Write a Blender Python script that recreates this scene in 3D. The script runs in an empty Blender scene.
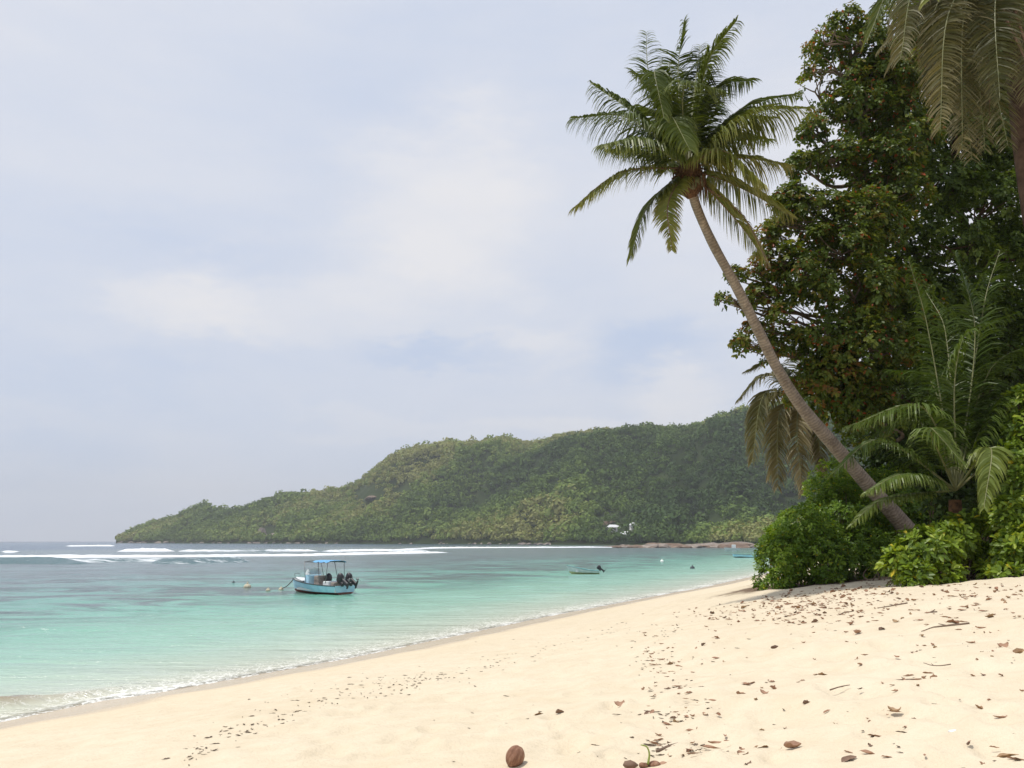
import bpy, math, random
import numpy as np
from mathutils import Vector

rnd = random.Random(7)
R = np.random.default_rng(11)
PI = math.pi
scene = bpy.context.scene
col = scene.collection

# ------------------------------------------------------------------ camera geometry
CAM = np.array([0.0, 0.0, 3.2]); FPX = 910.0; PITCH = math.atan(157.0 / 910.0)
cp, sp = math.cos(PITCH), math.sin(PITCH)

def ray(px, py):
    a = (px - 512) / FPX; b = (384 - py) / FPX
    return np.array([a, cp - b * sp, sp + b * cp])

def at(px, py, Y):
    r = ray(px, py); return CAM + r * (Y / r[1])

def sea(px, py, z=0.0):
    r = ray(px, py); return CAM + r * ((z - CAM[2]) / r[2])

# ------------------------------------------------------------------ noise
def _h(ix, iy, iz, s):
    n = (ix.astype(np.int64) * 374761393 + iy.astype(np.int64) * 668265263 + iz.astype(np.int64) * 2147483647 + s * 974634777) & 0xFFFFFFFF
    n = ((n ^ (n >> 13)) * 1274126177) & 0xFFFFFFFF
    n = n ^ (n >> 16)
    return (n & 0xFFFF) / 65535.0

def vnoise(x, y, z=None, s=0):
    x = np.asarray(x, float); y = np.asarray(y, float)
    z = np.zeros_like(x) if z is None else np.asarray(z, float)
    ix, iy, iz = np.floor(x), np.floor(y), np.floor(z)
    fx, fy, fz = x - ix, y - iy, z - iz
    fx = fx * fx * (3 - 2 * fx); fy = fy * fy * (3 - 2 * fy); fz = fz * fz * (3 - 2 * fz)
    def c(a, b, d): return _h(ix + a, iy + b, iz + d, s)
    x00 = c(0,0,0) * (1-fx) + c(1,0,0) * fx; x10 = c(0,1,0) * (1-fx) + c(1,1,0) * fx
    x01 = c(0,0,1) * (1-fx) + c(1,0,1) * fx; x11 = c(0,1,1) * (1-fx) + c(1,1,1) * fx
    return (x00 * (1-fy) + x10 * fy) * (1-fz) + (x01 * (1-fy) + x11 * fy) * fz

def fbm(x, y, z=None, o=4, s=0):
    t = 0; a = .5; tot = 0
    x = np.asarray(x, float); y = np.asarray(y, float)
    z = None if z is None else np.asarray(z, float)
    for i in range(o):
        f = 2 ** i
        t = t + a * vnoise(x * f + i * 13.7, y * f + i * 7.3, None if z is None else z * f + i * 3.1, s + i); tot += a; a *= .5
    return t / tot

# ------------------------------------------------------------------ mesh helpers
def mk(name, V, F, mat, parent=None, attrs=None, smooth=False, local=False, mats=None, midx=None):
    V = np.asarray(V, float).reshape(-1, 3)
    if parent is not None and not local:
        V = V - np.array(parent['_o'])
    me = bpy.data.meshes.new(name)
    if isinstance(F, np.ndarray):
        k = F.shape[1]; nf = len(F)
        me.vertices.add(len(V)); me.vertices.foreach_set('co', V.astype(np.float32).ravel())
        me.loops.add(nf * k); me.loops.foreach_set('vertex_index', F.astype(np.int32).ravel())
        me.polygons.add(nf); me.polygons.foreach_set('loop_start', np.arange(0, nf * k, k, dtype=np.int32))
        me.polygons.foreach_set('loop_total', np.full(nf, k, dtype=np.int32))
        me.update(calc_edges=True)
    else:
        me.from_pydata([tuple(v) for v in V], [], [tuple(int(i) for i in f) for f in F]); me.update()
    me.validate()
    for m in (mats or [mat]): me.materials.append(m)
    if midx is not None: me.polygons.foreach_set('material_index', np.asarray(midx, dtype=np.int32))
    if smooth: me.polygons.foreach_set('use_smooth', np.ones(len(me.polygons), dtype=bool))
    if attrs:
        for k_, v in attrs.items():
            a = me.attributes.new(k_, 'FLOAT', 'POINT'); a.data.foreach_set('value', np.asarray(v, dtype=np.float32))
    o = bpy.data.objects.new(name, me); col.objects.link(o)
    if parent is not None: o.parent = parent
    return o

def empty(name, loc, rz=0.0, label=None, cat=None, group=None):
    o = bpy.data.objects.new(name, None); col.objects.link(o)
    o.empty_display_size = .2
    o.location = tuple(float(c) for c in loc); o.rotation_euler = (0, 0, rz)
    o['_o'] = [float(c) for c in loc]
    tag(o, label, cat, group); return o

def tag(o, label=None, cat=None, group=None, kind=None):
    if label: o['label'] = label
    if cat: o['category'] = cat
    if group: o['group'] = group
    if kind: o['kind'] = kind
    return o

class MB:
    def __init__(s): s.V = []; s.F = []; s.A = []
    def add(s, V, F, a=None):
        n = sum(len(v) for v in s.V); V = np.asarray(V, float).reshape(-1, 3)
        s.V.append(V); s.F += [tuple(int(i) + n for i in f) for f in F]
        s.A.append(np.full(len(V), .5 if a is None else a) if np.isscalar(a) or a is None else np.asarray(a)); return s
    def box(s, x0, x1, y0, y1, z0, z1, bev=0.0):
        if bev <= 0:
            V = [(x, y, z) for z in (z0, z1) for y in (y0, y1) for x in (x0, x1)]
            return s.add(V, [(0,2,3,1),(4,5,7,6),(0,1,5,4),(2,6,7,3),(0,4,6,2),(1,3,7,5)])
        b = bev; V = []; 
        for z, i in ((z0, b), (z0 + b, 0), (z1 - b, 0), (z1, b)):
            V += [(x0+i+b,y0+i,z),(x1-i-b,y0+i,z),(x1-i,y0+i+b,z),(x1-i,y1-i-b,z),(x1-i-b,y1-i,z),(x0+i+b,y1-i,z),(x0+i,y1-i-b,z),(x0+i,y0+i+b,z)]
        F = [tuple(range(7,-1,-1)), tuple(range(24,32))]
        for k in range(3):
            for j in range(8): F.append((k*8+j, k*8+(j+1)%8, k*8+8+(j+1)%8, k*8+8+j))
        return s.add(V, F)
    def tube(s, P, r, n=8, a=None, cap=True):
        V, F = tube(P, r, n, cap); return s.add(V, F, a)
    def build(s, name, mat, parent=None, smooth=False, local=False, attr=None):
        V = np.concatenate(s.V)
        at_ = {attr: np.concatenate(s.A)} if attr else None
        return mk(name, V, s.F, mat, parent, attrs=at_, smooth=smooth, local=local)

def tube(P, r, n=8, cap=True):
    P = np.asarray(P, float); m = len(P); r = np.broadcast_to(np.asarray(r, float), (m,))
    T = np.gradient(P, axis=0); T /= np.linalg.norm(T, axis=1)[:, None] + 1e-9
    ref = np.array([0, 0, 1.]) if abs(T[0][2]) < .9 else np.array([1., 0, 0])
    V = []; u = np.cross(T[0], ref); u /= np.linalg.norm(u)
    for i in range(m):
        u = u - T[i] * np.dot(u, T[i]); u /= np.linalg.norm(u) + 1e-9; w = np.cross(T[i], u)
        for k in range(n):
            an = 2 * PI * k / n; V.append(P[i] + (u * math.cos(an) + w * math.sin(an)) * r[i])
    F = [(i*n+k, i*n+(k+1) % n, (i+1)*n+(k+1) % n, (i+1)*n+k) for i in range(m-1) for k in range(n)]
    if cap: F += [tuple(range(n-1, -1, -1)), tuple((m-1)*n + k for k in range(n))]
    return np.array(V), F

def spline(pts, n):
    P = np.asarray(pts, float); m = len(P)
    d = np.concatenate([[0], np.cumsum(np.linalg.norm(np.diff(P, axis=0), axis=1))]); t = np.linspace(0, d[-1], n)
    T = np.zeros_like(P)
    for i in range(m):
        a, b = max(i-1, 0), min(i+1, m-1); T[i] = (P[b] - P[a]) / (d[b] - d[a])
    out = []
    for x in t:
        i = min(max(np.searchsorted(d, x) - 1, 0), m-2); h = d[i+1] - d[i]; q = (x - d[i]) / h
        out.append(P[i]*(2*q**3-3*q**2+1) + T[i]*h*(q**3-2*q**2+q) + P[i+1]*(-2*q**3+3*q**2) + T[i+1]*h*(q**3-q**2))
    return np.array(out)

def ico(sub=2):
    import bmesh
    bm = bmesh.new(); bmesh.ops.create_icosphere(bm, subdivisions=sub, radius=1)
    V = np.array([v.co[:] for v in bm.verts]); F = [tuple(v.index for v in f.verts) for f in bm.faces]; bm.free()
    return V, F

# ------------------------------------------------------------------ materials
class NT:
    def __init__(s, name):
        s.m = bpy.data.materials.new(name); s.m.use_nodes = True; s.t = s.m.node_tree; s.t.nodes.clear()
        s.out = s.t.nodes.new('ShaderNodeOutputMaterial')
    def n(s, typ, ins=None, **kw):
        nd = s.t.nodes.new(typ)
        for k, v in kw.items(): setattr(nd, k, v)
        for k, v in (ins or {}).items():
            if isinstance(v, tuple) and len(v) == 2 and hasattr(v[0], 'outputs'): s.t.links.new(v[0].outputs[v[1]], nd.inputs[k])
            elif hasattr(v, 'outputs'): s.t.links.new(v.outputs[0], nd.inputs[k])
            else: nd.inputs[k].default_value = v
        return nd
    def link(s, a, oa, b, ib): s.t.links.new(a.outputs[oa], b.inputs[ib])
    def surf(s, nd): s.t.links.new(nd.outputs[0], s.out.inputs['Surface'])
    def ramp(s, fac, stops, interp='LINEAR'):
        nd = s.t.nodes.new('ShaderNodeValToRGB'); cr = nd.color_ramp; cr.interpolation = interp
        while len(cr.elements) < len(stops): cr.elements.new(.5)
        for e, (p, c) in zip(cr.elements, stops): e.position = p; e.color = (*c, 1) if len(c) == 3 else c
        s.t.links.new(fac.outputs[0] if hasattr(fac, 'outputs') else fac, nd.inputs[0]); return nd
    def mix(s, fac, a, b, bt='MIX'):
        nd = s.t.nodes.new('ShaderNodeMix'); nd.data_type = 'RGBA'; nd.blend_type = bt
        for i, v in ((0, fac), (6, a), (7, b)):
            if hasattr(v, 'outputs'):
                o = v.outputs[2] if v.bl_idname == 'ShaderNodeMix' else v.outputs[0]; s.t.links.new(o, nd.inputs[i])
            elif hasattr(v, 'links'): s.t.links.new(v, nd.inputs[i])
            else: nd.inputs[i].default_value = v if i == 0 else (*v, 1)
        return nd
    def math(s, op, a, b=None, c=None, clamp=False):
        nd = s.t.nodes.new('ShaderNodeMath'); nd.operation = op; nd.use_clamp = clamp
        for i, v in enumerate((a, b, c)):
            if v is None: continue
            if hasattr(v, 'outputs'): s.t.links.new(v.outputs[0], nd.inputs[i])
            elif hasattr(v, 'links'): s.t.links.new(v, nd.inputs[i])
            else: nd.inputs[i].default_value = v
        return nd
    def mrange(s, v, a, b, c=0., d=1.):
        nd = s.n('ShaderNodeMapRange', {'From Min': a, 'From Max': b, 'To Min': c, 'To Max': d}); s.t.links.new(v.outputs[0] if hasattr(v, 'outputs') else v, nd.inputs[0]); return nd
    def attr(s, name): return s.t_attr(name)
    def t_attr(s, name):
        nd = s.t.nodes.new('ShaderNodeAttribute'); nd.attribute_name = name; return nd

def out(nd): return nd.outputs[2] if nd.bl_idname == 'ShaderNodeMix' else nd.outputs[0]
def co(nt, which='Object'):
    return nt.t.nodes.new('ShaderNodeTexCoord').outputs[which]
def noise(nt, scale, detail=3, rough=.5, vec=None, dist=0.0):
    nd = nt.t.nodes.new('ShaderNodeTexNoise'); nd.inputs['Scale'].default_value = scale; nd.inputs['Detail'].default_value = detail
    nd.inputs['Roughness'].default_value = rough; nd.inputs['Distortion'].default_value = dist
    nt.t.links.new(vec if vec is not None else co(nt), nd.inputs['Vector']); return nd
def mapping(nt, vec, scale=(1,1,1), rot=(0,0,0)):
    nd = nt.t.nodes.new('ShaderNodeMapping'); nd.inputs['Scale'].default_value = scale; nd.inputs['Rotation'].default_value = rot
    nt.t.links.new(vec, nd.inputs['Vector']); return nd.outputs[0]

def prin(nt, color, rough=.5, spec=.5, metal=0.0, normal=None, **kw):
    p = nt.t.nodes.new('ShaderNodeBsdfPrincipled')
    if hasattr(color, 'outputs'): nt.t.links.new(out(color), p.inputs['Base Color'])
    else: p.inputs['Base Color'].default_value = (*color, 1)
    if hasattr(rough, 'outputs'): nt.t.links.new(rough.outputs[0], p.inputs['Roughness'])
    else: p.inputs['Roughness'].default_value = rough
    p.inputs['Specular IOR Level'].default_value = spec; p.inputs['Metallic'].default_value = metal
    if normal is not None: nt.t.links.new(normal.outputs[0], p.inputs['Normal'])
    for k, v in kw.items(): p.inputs[k].default_value = v
    return p
def bump(nt, h, strength=.5, dist=.02, normal=None):
    b = nt.t.nodes.new('ShaderNodeBump'); b.inputs['Strength'].default_value = strength; b.inputs['Distance'].default_value = dist
    nt.t.links.new(out(h), b.inputs['Height'])
    if normal is not None: nt.t.links.new(normal.outputs[0], b.inputs['Normal'])
    return b

def paint(name, c1, c2=None, rough=.45, scale=6, bmp=.15, spec=.5, metal=0.0):
    nt = NT(name); c2 = c2 or tuple(x * .75 for x in c1)
    nz = noise(nt, scale, 5, .65); c = nt.ramp(nz, [(.35, c2), (.6, c1)])
    nt.surf(prin(nt, c, rough, spec, metal, bump(nt, noise(nt, scale * 5, 3), bmp, .01))); return nt.m

def leafmat(name, stops, trans=.3, rough=.5, spec=.3, tcol=None):
    nt = NT(name); a = nt.t_attr('tint')
    c = nt.t.nodes.new('ShaderNodeValToRGB'); cr = c.color_ramp
    while len(cr.elements) < len(stops): cr.elements.new(.5)
    for e, (p, k) in zip(cr.elements, stops): e.position = p; e.color = (*k, 1)
    nt.t.links.new(a.outputs['Fac'], c.inputs[0])
    p = prin(nt, c, rough, spec)
    t = nt.t.nodes.new('ShaderNodeBsdfTranslucent')
    tc = nt.mix(1.0, c, (1.25, 1.15, .45), 'MULTIPLY'); nt.t.links.new(out(tc), t.inputs['Color'])
    m = nt.n('ShaderNodeMixShader', {0: trans}); nt.link(p, 0, m, 1); nt.link(t, 0, m, 2); nt.surf(m); return nt.m

M = {}
M['palm'] = leafmat('palm_leaf', [(0, (.048, .075, .012)), (.35, (.10, .13, .02)), (.65, (.22, .23, .05)), (.92, (.33, .28, .10)), (1, (.34, .24, .13))], .3, .42, .3)
M['youngpalm'] = leafmat('young_palm_leaf', [(0, (.045, .078, .012)), (.5, (.09, .14, .022)), (1, (.22, .26, .06))], .32, .42, .3)
M['oldpalm'] = leafmat('old_palm_leaf', [(0, (.040, .048, .016)), (.35, (.10, .10, .035)), (.65, (.21, .18, .09)), (1, (.40, .34, .22))], .28, .5, .25)
M['drypalm'] = leafmat('dry_palm_leaf', [(0, (.12, .10, .055)), (.5, (.24, .19, .11)), (1, (.42, .36, .25))], .2, .6, .3)
M['almond'] = leafmat('sea_almond_leaf', [(0, (.048, .078, .012)), (.42, (.10, .15, .02)), (.66, (.19, .21, .03)), (.80, (.22, .13, .04)), (1, (.40, .08, .025))], .38, .45, .3)
M['takamaka'] = leafmat('dark_tree_leaf', [(0, (.038, .068, .011)), (.6, (.088, .14, .019)), (1, (.17, .23, .038))], .35, .45, .3)
M['scaevola'] = leafmat('scaevola_leaf', [(0, (.075, .15, .014)), (.6, (.18, .29, .025)), (.92, (.30, .40, .04)), (1, (.50, .42, .03))], .32, .42, .35)
M['scaevola2'] = leafmat('yellow_green_leaf', [(0, (.08, .14, .015)), (.6, (.22, .32, .03)), (.92, (.38, .44, .05)), (1, (.60, .48, .03))], .35, .42, .35)
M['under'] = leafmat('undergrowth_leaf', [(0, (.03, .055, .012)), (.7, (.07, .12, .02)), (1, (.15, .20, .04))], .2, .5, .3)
M['hilltree'] = leafmat('hill_forest_leaf', [(0, (.046, .086, .020)), (.45, (.105, .165, .032)), (.8, (.19, .26, .055)), (1, (.26, .26, .09))], .2, .7, .15)

def bark(name, c1, c2, ring=False):
    nt = NT(name)
    a = nt.t_attr('along'); nz = noise(nt, 4, 6, .7)
    c = nt.ramp(nz, [(.3, c2), (.55, c1), (.75, tuple(min(1, x * 1.35) for x in c1))])
    h = noise(nt, 22, 5, .7)
    if ring:
        w = nt.math('MULTIPLY', a.outputs['Fac'], 2 * PI / .085); s_ = nt.math('SINE', nt.math('ADD', w, nt.math('MULTIPLY', nz, 14.0)))
        r = nt.mrange(s_, -1, 1, .74, 1.0); c = nt.mix(1.0, c, nt.n('ShaderNodeCombineColor', {0: r, 1: r, 2: r}), 'MULTIPLY')
        h = nt.math('ADD', nt.math('MULTIPLY', s_, .35), h)
    nt.surf(prin(nt, c, .9, .15, 0, bump(nt, h, .6, .03))); return nt.m
M['palmbark'] = bark('palm_bark', (.35, .285, .225), (.21, .165, .125), True)
M['bark'] = bark('grey_brown_bark', (.20, .15, .11), (.09, .065, .045))
M['darkbark'] = bark('dark_bark', (.11, .07, .05), (.05, .03, .022))
M['fibre'] = paint('palm_fibre', (.16, .085, .045), (.05, .03, .02), .95, 12, .8, .1)
M['rachis'] = paint('frond_stem', (.20, .20, .08), (.13, .14, .05), .5, 5, .2)
M['dryrachis'] = paint('dry_frond_stem', (.22, .13, .08), (.13, .075, .05), .8, 8, .4, .2)
M['nut'] = paint('green_coconut', (.12, .12, .04), (.08, .07, .03), .5)
M['twig'] = paint('dead_twig', (.22, .16, .12), (.12, .08, .06), .9, 10, .5, .1)

# sand -----------------------------------------------------------------------
def sand_mat():
    nt = NT('coral_sand'); oc = co(nt)
    sh = nt.t_attr('shore')
    n1 = noise(nt, .35, 5, .6, oc); n2 = noise(nt, 3.0, 6, .6, oc); n3 = noise(nt, 160, 2, .5, oc)
    dry = nt.ramp(n1, [(.3, (.62, .525, .375)), (.7, (.67, .58, .435))])
    dry = nt.mix(.35, dry, nt.ramp(n2, [(.3, (.55, .45, .31)), (.62, (.70, .61, .465))]))
    gr = nt.ramp(n3, [(.28, (.74, .72, .70)), (.5, (1, 1, 1)), (.8, (1.0, 1.0, 1.0))]); dry = nt.mix(.55, dry, gr, 'MULTIPLY')
    sp_ = noise(nt, 40, 2, .5, oc); spm = nt.ramp(sp_, [(.22, (.55, .42, .33)), (.28, (1, 1, 1))]); dry = nt.mix(.35, dry, spm, 'MULTIPLY')
    # damp zone: between the water line and the last wave's reach
    wob = nt.math('MULTIPLY', nt.math('SUBTRACT', noise(nt, .55, 3, .5, oc), .5), 1.6)
    s2 = nt.math('ADD', sh.outputs['Fac'], wob)
    wet = nt.mrange(s2, 1.6, 2.8, 1.0, 0.0); wet.interpolation_type = 'SMOOTHERSTEP'
    damp = nt.mrange(s2, 1.5, 5.5, .5, 0.0); damp.interpolation_type = 'SMOOTHSTEP'
    wetc = nt.ramp(n1, [(.3, (.50, .395, .27)), (.7, (.55, .445, .31))])
    dampc = (.63, .53, .37)
    c = nt.mix(damp, dry, dampc); c = nt.mix(wet, c, wetc)
    # litter soil under the vegetation
    veg = nt.t_attr('veg'); vn = nt.math('ADD', veg.outputs['Fac'], nt.math('MULTIPLY', nt.math('SUBTRACT', noise(nt, 2.2, 5, .7, oc), .5), .9))
    vm = nt.mrange(vn, .45, .75); c = nt.mix(vm, c, nt.ramp(noise(nt, 12, 4, .7, oc), [(.35, (.10, .065, .04)), (.65, (.24, .17, .115))]))
    rough = nt.mrange(wet, 0, 1, .95, .22)
    h = nt.math('ADD', nt.math('MULTIPLY', n2, .9), nt.math('MULTIPLY', noise(nt, 14, 4, .6, oc), .28))
    b1 = bump(nt, h, .5, .13); b2 = bump(nt, n3, .22, .004, b1)
    p = prin(nt, c, rough, .25, 0, b2); nt.surf(p); return nt.m
M['sand'] = sand_mat()

# water ----------------------------------------------------------------------
def water_mat():
    nt = NT('lagoon_water'); oc = co(nt)
    sh = nt.t_attr('shore'); S = sh.outputs['Fac']
    wa = noise(nt, .035, 4, .6, mapping(nt, oc, (1, 1.6, 1))); wob = nt.math('MULTIPLY', nt.math('SUBTRACT', wa, .5), 28.)
    far = nt.mrange(S, 8, 60, 0, 1); wob2 = nt.math('MULTIPLY', wob, far); s2 = nt.math('ADD', S, wob2)
    q = nt.mrange(s2, 0, 60)
    shallow = nt.ramp(q, [(0, (.56, .53, .42)), (.035, (.47, .54, .43)), (.12, (.28, .48, .37)), (.30, (.155, .40, .30)), (.55, (.12, .29, .245)), (1, (.115, .19, .195))])
    # reef patches on the lagoon floor
    rp = noise(nt, .11, 5, .68, mapping(nt, oc, (.8, 1.5, 1), (0, 0, .5)), 1.2)
    rm = nt.ramp(rp, [(.45, (0, 0, 0)), (.56, (1, 1, 1))]); rr = nt.mrange(s2, 11, 22); 
    rf = nt.math('MULTIPLY', rm, nt.math('MULTIPLY', rr, .85))
    c = nt.mix(rf, shallow, (.06, .075, .08))
    mid = nt.mrange(S, 38, 95, 0, .8); c2 = nt.ramp(noise(nt, .05, 5, .7, mapping(nt, oc, (.6, 1.8, 1))), [(.38, (.10, .125, .14)), (.62, (.145, .215, .215))]); c = nt.mix(mid, c, c2)
    deep = nt.mrange(S, 225, 300); c = nt.mix(deep, c, (.035, .085, .14))
    # swash: lace of foam at the edge of the water
    wv = nt.math('MULTIPLY', nt.math('SUBTRACT', noise(nt, .45, 3, .55, oc), .5), 2.6)
    s3 = nt.math('ADD', S, wv)
    lace = nt.n('ShaderNodeTexVoronoi', {'Scale': 2.6}, feature='DISTANCE_TO_EDGE'); dv = nt.n('ShaderNodeVectorMath', operation='ADD')
    nt.t.links.new(oc, dv.inputs[0]); nz_ = noise(nt, 3.5, 3, .6, oc); nt.t.links.new(nz_.outputs['Color'], dv.inputs[1]); nt.t.links.new(dv.outputs[0], lace.inputs['Vector'])
    lm = nt.mrange(lace, .13, .02); fb = noise(nt, 5, 5, .75, oc)
    band = nt.ramp(nt.mrange(s3, -2, 6), [(.0, (0, 0, 0)), (.16, (0, 0, 0)), (.21, (.95, .95, .95)), (.28, (.6, .6, .6)), (.42, (.28, .28, .28)), (.7, (0, 0, 0))])
    fm = nt.math('ADD', nt.math('MULTIPLY', lm, .45), nt.math('MULTIPLY', fb, .75)); 
    foam = nt.math('MULTIPLY', nt.mrange(nt.math('ADD', fm, out(band)), .98, 1.5), nt.mrange(band, .02, .2), clamp=True)
    foam2 = nt.math('MULTIPLY', foam, nt.mrange(nt.math('ADD', S, nt.math('MULTIPLY', noise(nt, .16, 2, .5, oc), .0)), 9, 5), clamp=True)
    silt = nt.t_attr('silt'); c = nt.mix(silt.outputs['Fac'], c, (.25, .17, .095))
    # ripples
    w1 = noise(nt, 1.1, 5, .62, mapping(nt, oc, (.55, 1.5, 1), (0, 0, .35)), .4)
    w2 = noise(nt, .16, 4, .6, mapping(nt, oc, (.45, 1.6, 1), (0, 0, .15)))
    h = nt.math('ADD', nt.math('MULTIPLY', w1, .5), nt.math('MULTIPLY', w2, 1.6))
    w3 = noise(nt, .42, 5, .7, mapping(nt, oc, (.35, 1.7, 1), (0, 0, .2)), .6); h = nt.math('ADD', h, nt.math('MULTIPLY', w3, 1.1))
    b = bump(nt, h, 1.0, .28)
    cc = nt.mix(foam2, c, (.76, .76, .72))
    rough = nt.mrange(foam2, 0, 1, .16, .8)
    p = prin(nt, cc, rough, .3, 0, b)
    # very thin water lets the sand show
    al = nt.mrange(S, -.15, .35, .0, 1.0); al2 = nt.math('MAXIMUM', al, foam2)
    tr = nt.n('ShaderNodeBsdfTransparent'); mx = nt.n('ShaderNodeMixShader', {0: al2}); nt.link(tr, 0, mx, 1); nt.link(p, 0, mx, 2); nt.surf(mx)
    return nt.m
M['water'] = water_mat()
def foam_mat():
    nt = NT('breaking_foam'); oc = co(nt); f = nt.t_attr('foam')
    nz = noise(nt, .9, 6, .75, mapping(nt, oc, (.22, 1.2, 2))); v = nt.math('ADD', nt.math('MULTIPLY', nz, 1.3), f.outputs['Fac'])
    m = nt.mrange(v, 1.0, 1.25)
    c = nt.mix(m, (.075, .14, .15), (.78, .80, .82)); r = nt.mrange(m, 0, 1, .2, .9)
    nt.surf(prin(nt, c, r, .4, 0, bump(nt, noise(nt, 3, 4, .7, oc), .5, .2))); return nt.m
M['foam'] = foam_mat()

def rock_mat(name, c1, c2, c3, sc=.5):
    nt = NT(name); oc = co(nt); nz = noise(nt, sc, 7, .7, oc, .4)
    c = nt.ramp(nz, [(.3, c3), (.48, c2), (.65, c1)]); nt.surf(prin(nt, c, .9, .2, 0, bump(nt, noise(nt, sc * 3, 6, .7, oc), .7, .5))); return nt.m
M['rock'] = rock_mat('granite', (.36, .31, .26), (.24, .20, .17), (.12, .095, .08))
M['redrock'] = rock_mat('reddish_rock', (.33, .26, .20), (.18, .125, .09), (.10, .07, .06))
def hill_ground():
    nt = NT('hill_ground'); oc = co(nt); nz = noise(nt, .03, 6, .65, oc)
    c = nt.ramp(nz, [(.35, (.020, .034, .010)), (.6, (.034, .05, .015)), (.8, (.07, .06, .03))]); nt.surf(prin(nt, c, .95, .1)); return nt.m
M['hill'] = hill_ground()

# ------------------------------------------------------------------ shoreline and beach height
shore_px = [(0, 722), (100, 701), (150, 694), (250, 676), (350, 658), (450, 637), (550, 616), (600, 606.5), (650, 597), (700, 588), (750, 577)]
SH = [(-90, -160), (-45, -60), (-24, -12), (-15.5, 5)] + [tuple(sea(*p)[:2]) for p in shore_px]
SH += [(33, 110), (52, 165), (95, 270), (160, 400), (190, 500), (400, 520), (900, 560), (4000, 700)]
SH = np.array(SH)

def shore(x, y):
    x = np.asarray(x, float); y = np.asarray(y, float)
    best = np.full(x.shape, 1e12); sg = np.ones(x.shape)
    for i in range(len(SH) - 1):
        a = SH[i]; d = SH[i+1] - a; L2 = d @ d
        t = np.clip(((x - a[0]) * d[0] + (y - a[1]) * d[1]) / L2, 0, 1)
        dx = x - a[0] - t * d[0]; dy = y - a[1] - t * d[1]; q = dx*dx + dy*dy
        m = q < best; best = np.where(m, q, best)
        sg = np.where(m, np.where(d[0] * (y - a[1]) - d[1] * (x - a[0]) < 0, 1., -1.), sg)
    return np.sqrt(best) * sg

def zbase(s):
    return np.interp(s, [-400, -200, -60, -20, -6, 0, 3, 8, 13, 20, 30, 60, 200], [-12, -6, -2.6, -1.5, -.6, 0, .42, .98, 1.42, 1.86, 2.2, 2.6, 4])

def zland(x, y, fine=True):
    s = shore(x, y); z = zbase(s)
    k = np.clip((s - 2.5) / 5, 0, 1)
    sm = lambda v, a, b: (lambda q: q * q * (3 - 2 * q))(np.clip((np.asarray(v, float) - a) / (b - a), 0, 1))
    z = z + .70 * sm(x, -1, 8.2) * sm(s, 4, 10.5) * (1 - .75 * sm(y, 31, 42)) + .25 * sm(x, 9, 14) * sm(s, 8, 14)
    z = z + k * ((fbm(np.asarray(x) * .22, np.asarray(y) * .22, o=3, s=5) - .5) * .28)
    if fine:
        z = z + k * ((fbm(np.asarray(x) * 1.6, np.asarray(y) * 1.6, o=3, s=9) - .5) * .11)
        k2 = np.clip((s - 9) / 5, 0, 1)
        f = vnoise(np.asarray(x) * 2.6, np.asarray(y) * 2.2, s=31); z = z - k2 * np.clip(f - .74, 0, 1) * .22
    return z

GT = 3.0 * 1.006 ** np.arange(620)
def ground(px, py):
    r = ray(px, py); P = CAM[None] + r[None] * GT[:, None]
    h = zland(P[:, 0], P[:, 1], False) - P[:, 2]; k = int(np.argmax(h >= 0))
    if h[k] < 0: return P[-1]
    if k == 0: return P[0]
    f = h[k-1] / (h[k-1] - h[k]); return P[k-1] + (P[k] - P[k-1]) * f

def gz(x, y): return float(zland(np.array(float(x)), np.array(float(y))))

# beach sheet ----------------------------------------------------------------
def polar(thetas, radii):
    T, Rr = np.meshgrid(thetas, radii, indexing='ij'); X = Rr * np.sin(T); Y = Rr * np.cos(T)
    nt_, nr = T.shape; i = np.arange(nt_)[:, None]; j = np.arange(nr - 1)[None, :]; i2 = (i + 1) % nt_
    F = np.stack([i*nr + j, i*nr + j + 1, i2*nr + j + 1, i2*nr + j], -1).reshape(-1, 4)
    return X.ravel(), Y.ravel(), F, nr, nt_
def ring_angles(fine, w):
    a = np.arange(-w, w, fine); b = np.arange(w, 360 - w, 3.0); return np.radians(np.concatenate([a, b]))
th = ring_angles(.25, 45)
rad = np.concatenate([[.01], np.arange(1, 4, .5), 4 * 1.0085 ** np.arange(0, 400), 120 * 1.06 ** np.arange(1, 70)])
rad = rad[rad < 6800]
X, Y, F, nr, ntq = polar(th, rad)
s_ = shore(X, Y); Z = zland(X, Y)
# hollows left by feet
rf = np.random.default_rng(3); prints = [(rf.uniform(300, 1020) , rf.uniform(625, 765), rf.uniform(.07, .14), rf.uniform(.02, .045)) for _ in range(90)]
for (px, py, w, dpt) in prints + [(351, 730, .16, .05), (362, 713, .16, .045), (377, 709, .13, .04), (420, 745, .15, .04), (560, 748, .22, .05), (578, 743, .14, .05), (790, 716, .25, .05), (720, 741, .2, .05), (860, 690, .25, .05), (450, 700, .14, .03), (330, 752, .16, .045), (930, 660, .25, .05), (840, 655, .22, .05), (700, 700, .2, .05)]:
    g = ground(px, py); d2 = (X - g[0]) ** 2 + ((Y - g[1]) * .6) ** 2; Z = Z - dpt * np.exp(-d2 / (w * w)) + dpt * .45 * np.exp(-((np.sqrt(d2) - w * 1.5) / (w * .5)) ** 2)
veg = np.zeros_like(X)
vc = [(790, 575, 27, 2.6), (850, 565, 28, 3.4), (915, 560, 27, 3.0), (940, 575, 23.5, 1.6), (985, 570, 24, 2.6), (1040, 570, 24, 3.4), (1150, 560, 27, 6), (950, 545, 34, 9), (1100, 545, 40, 12)]
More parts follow.
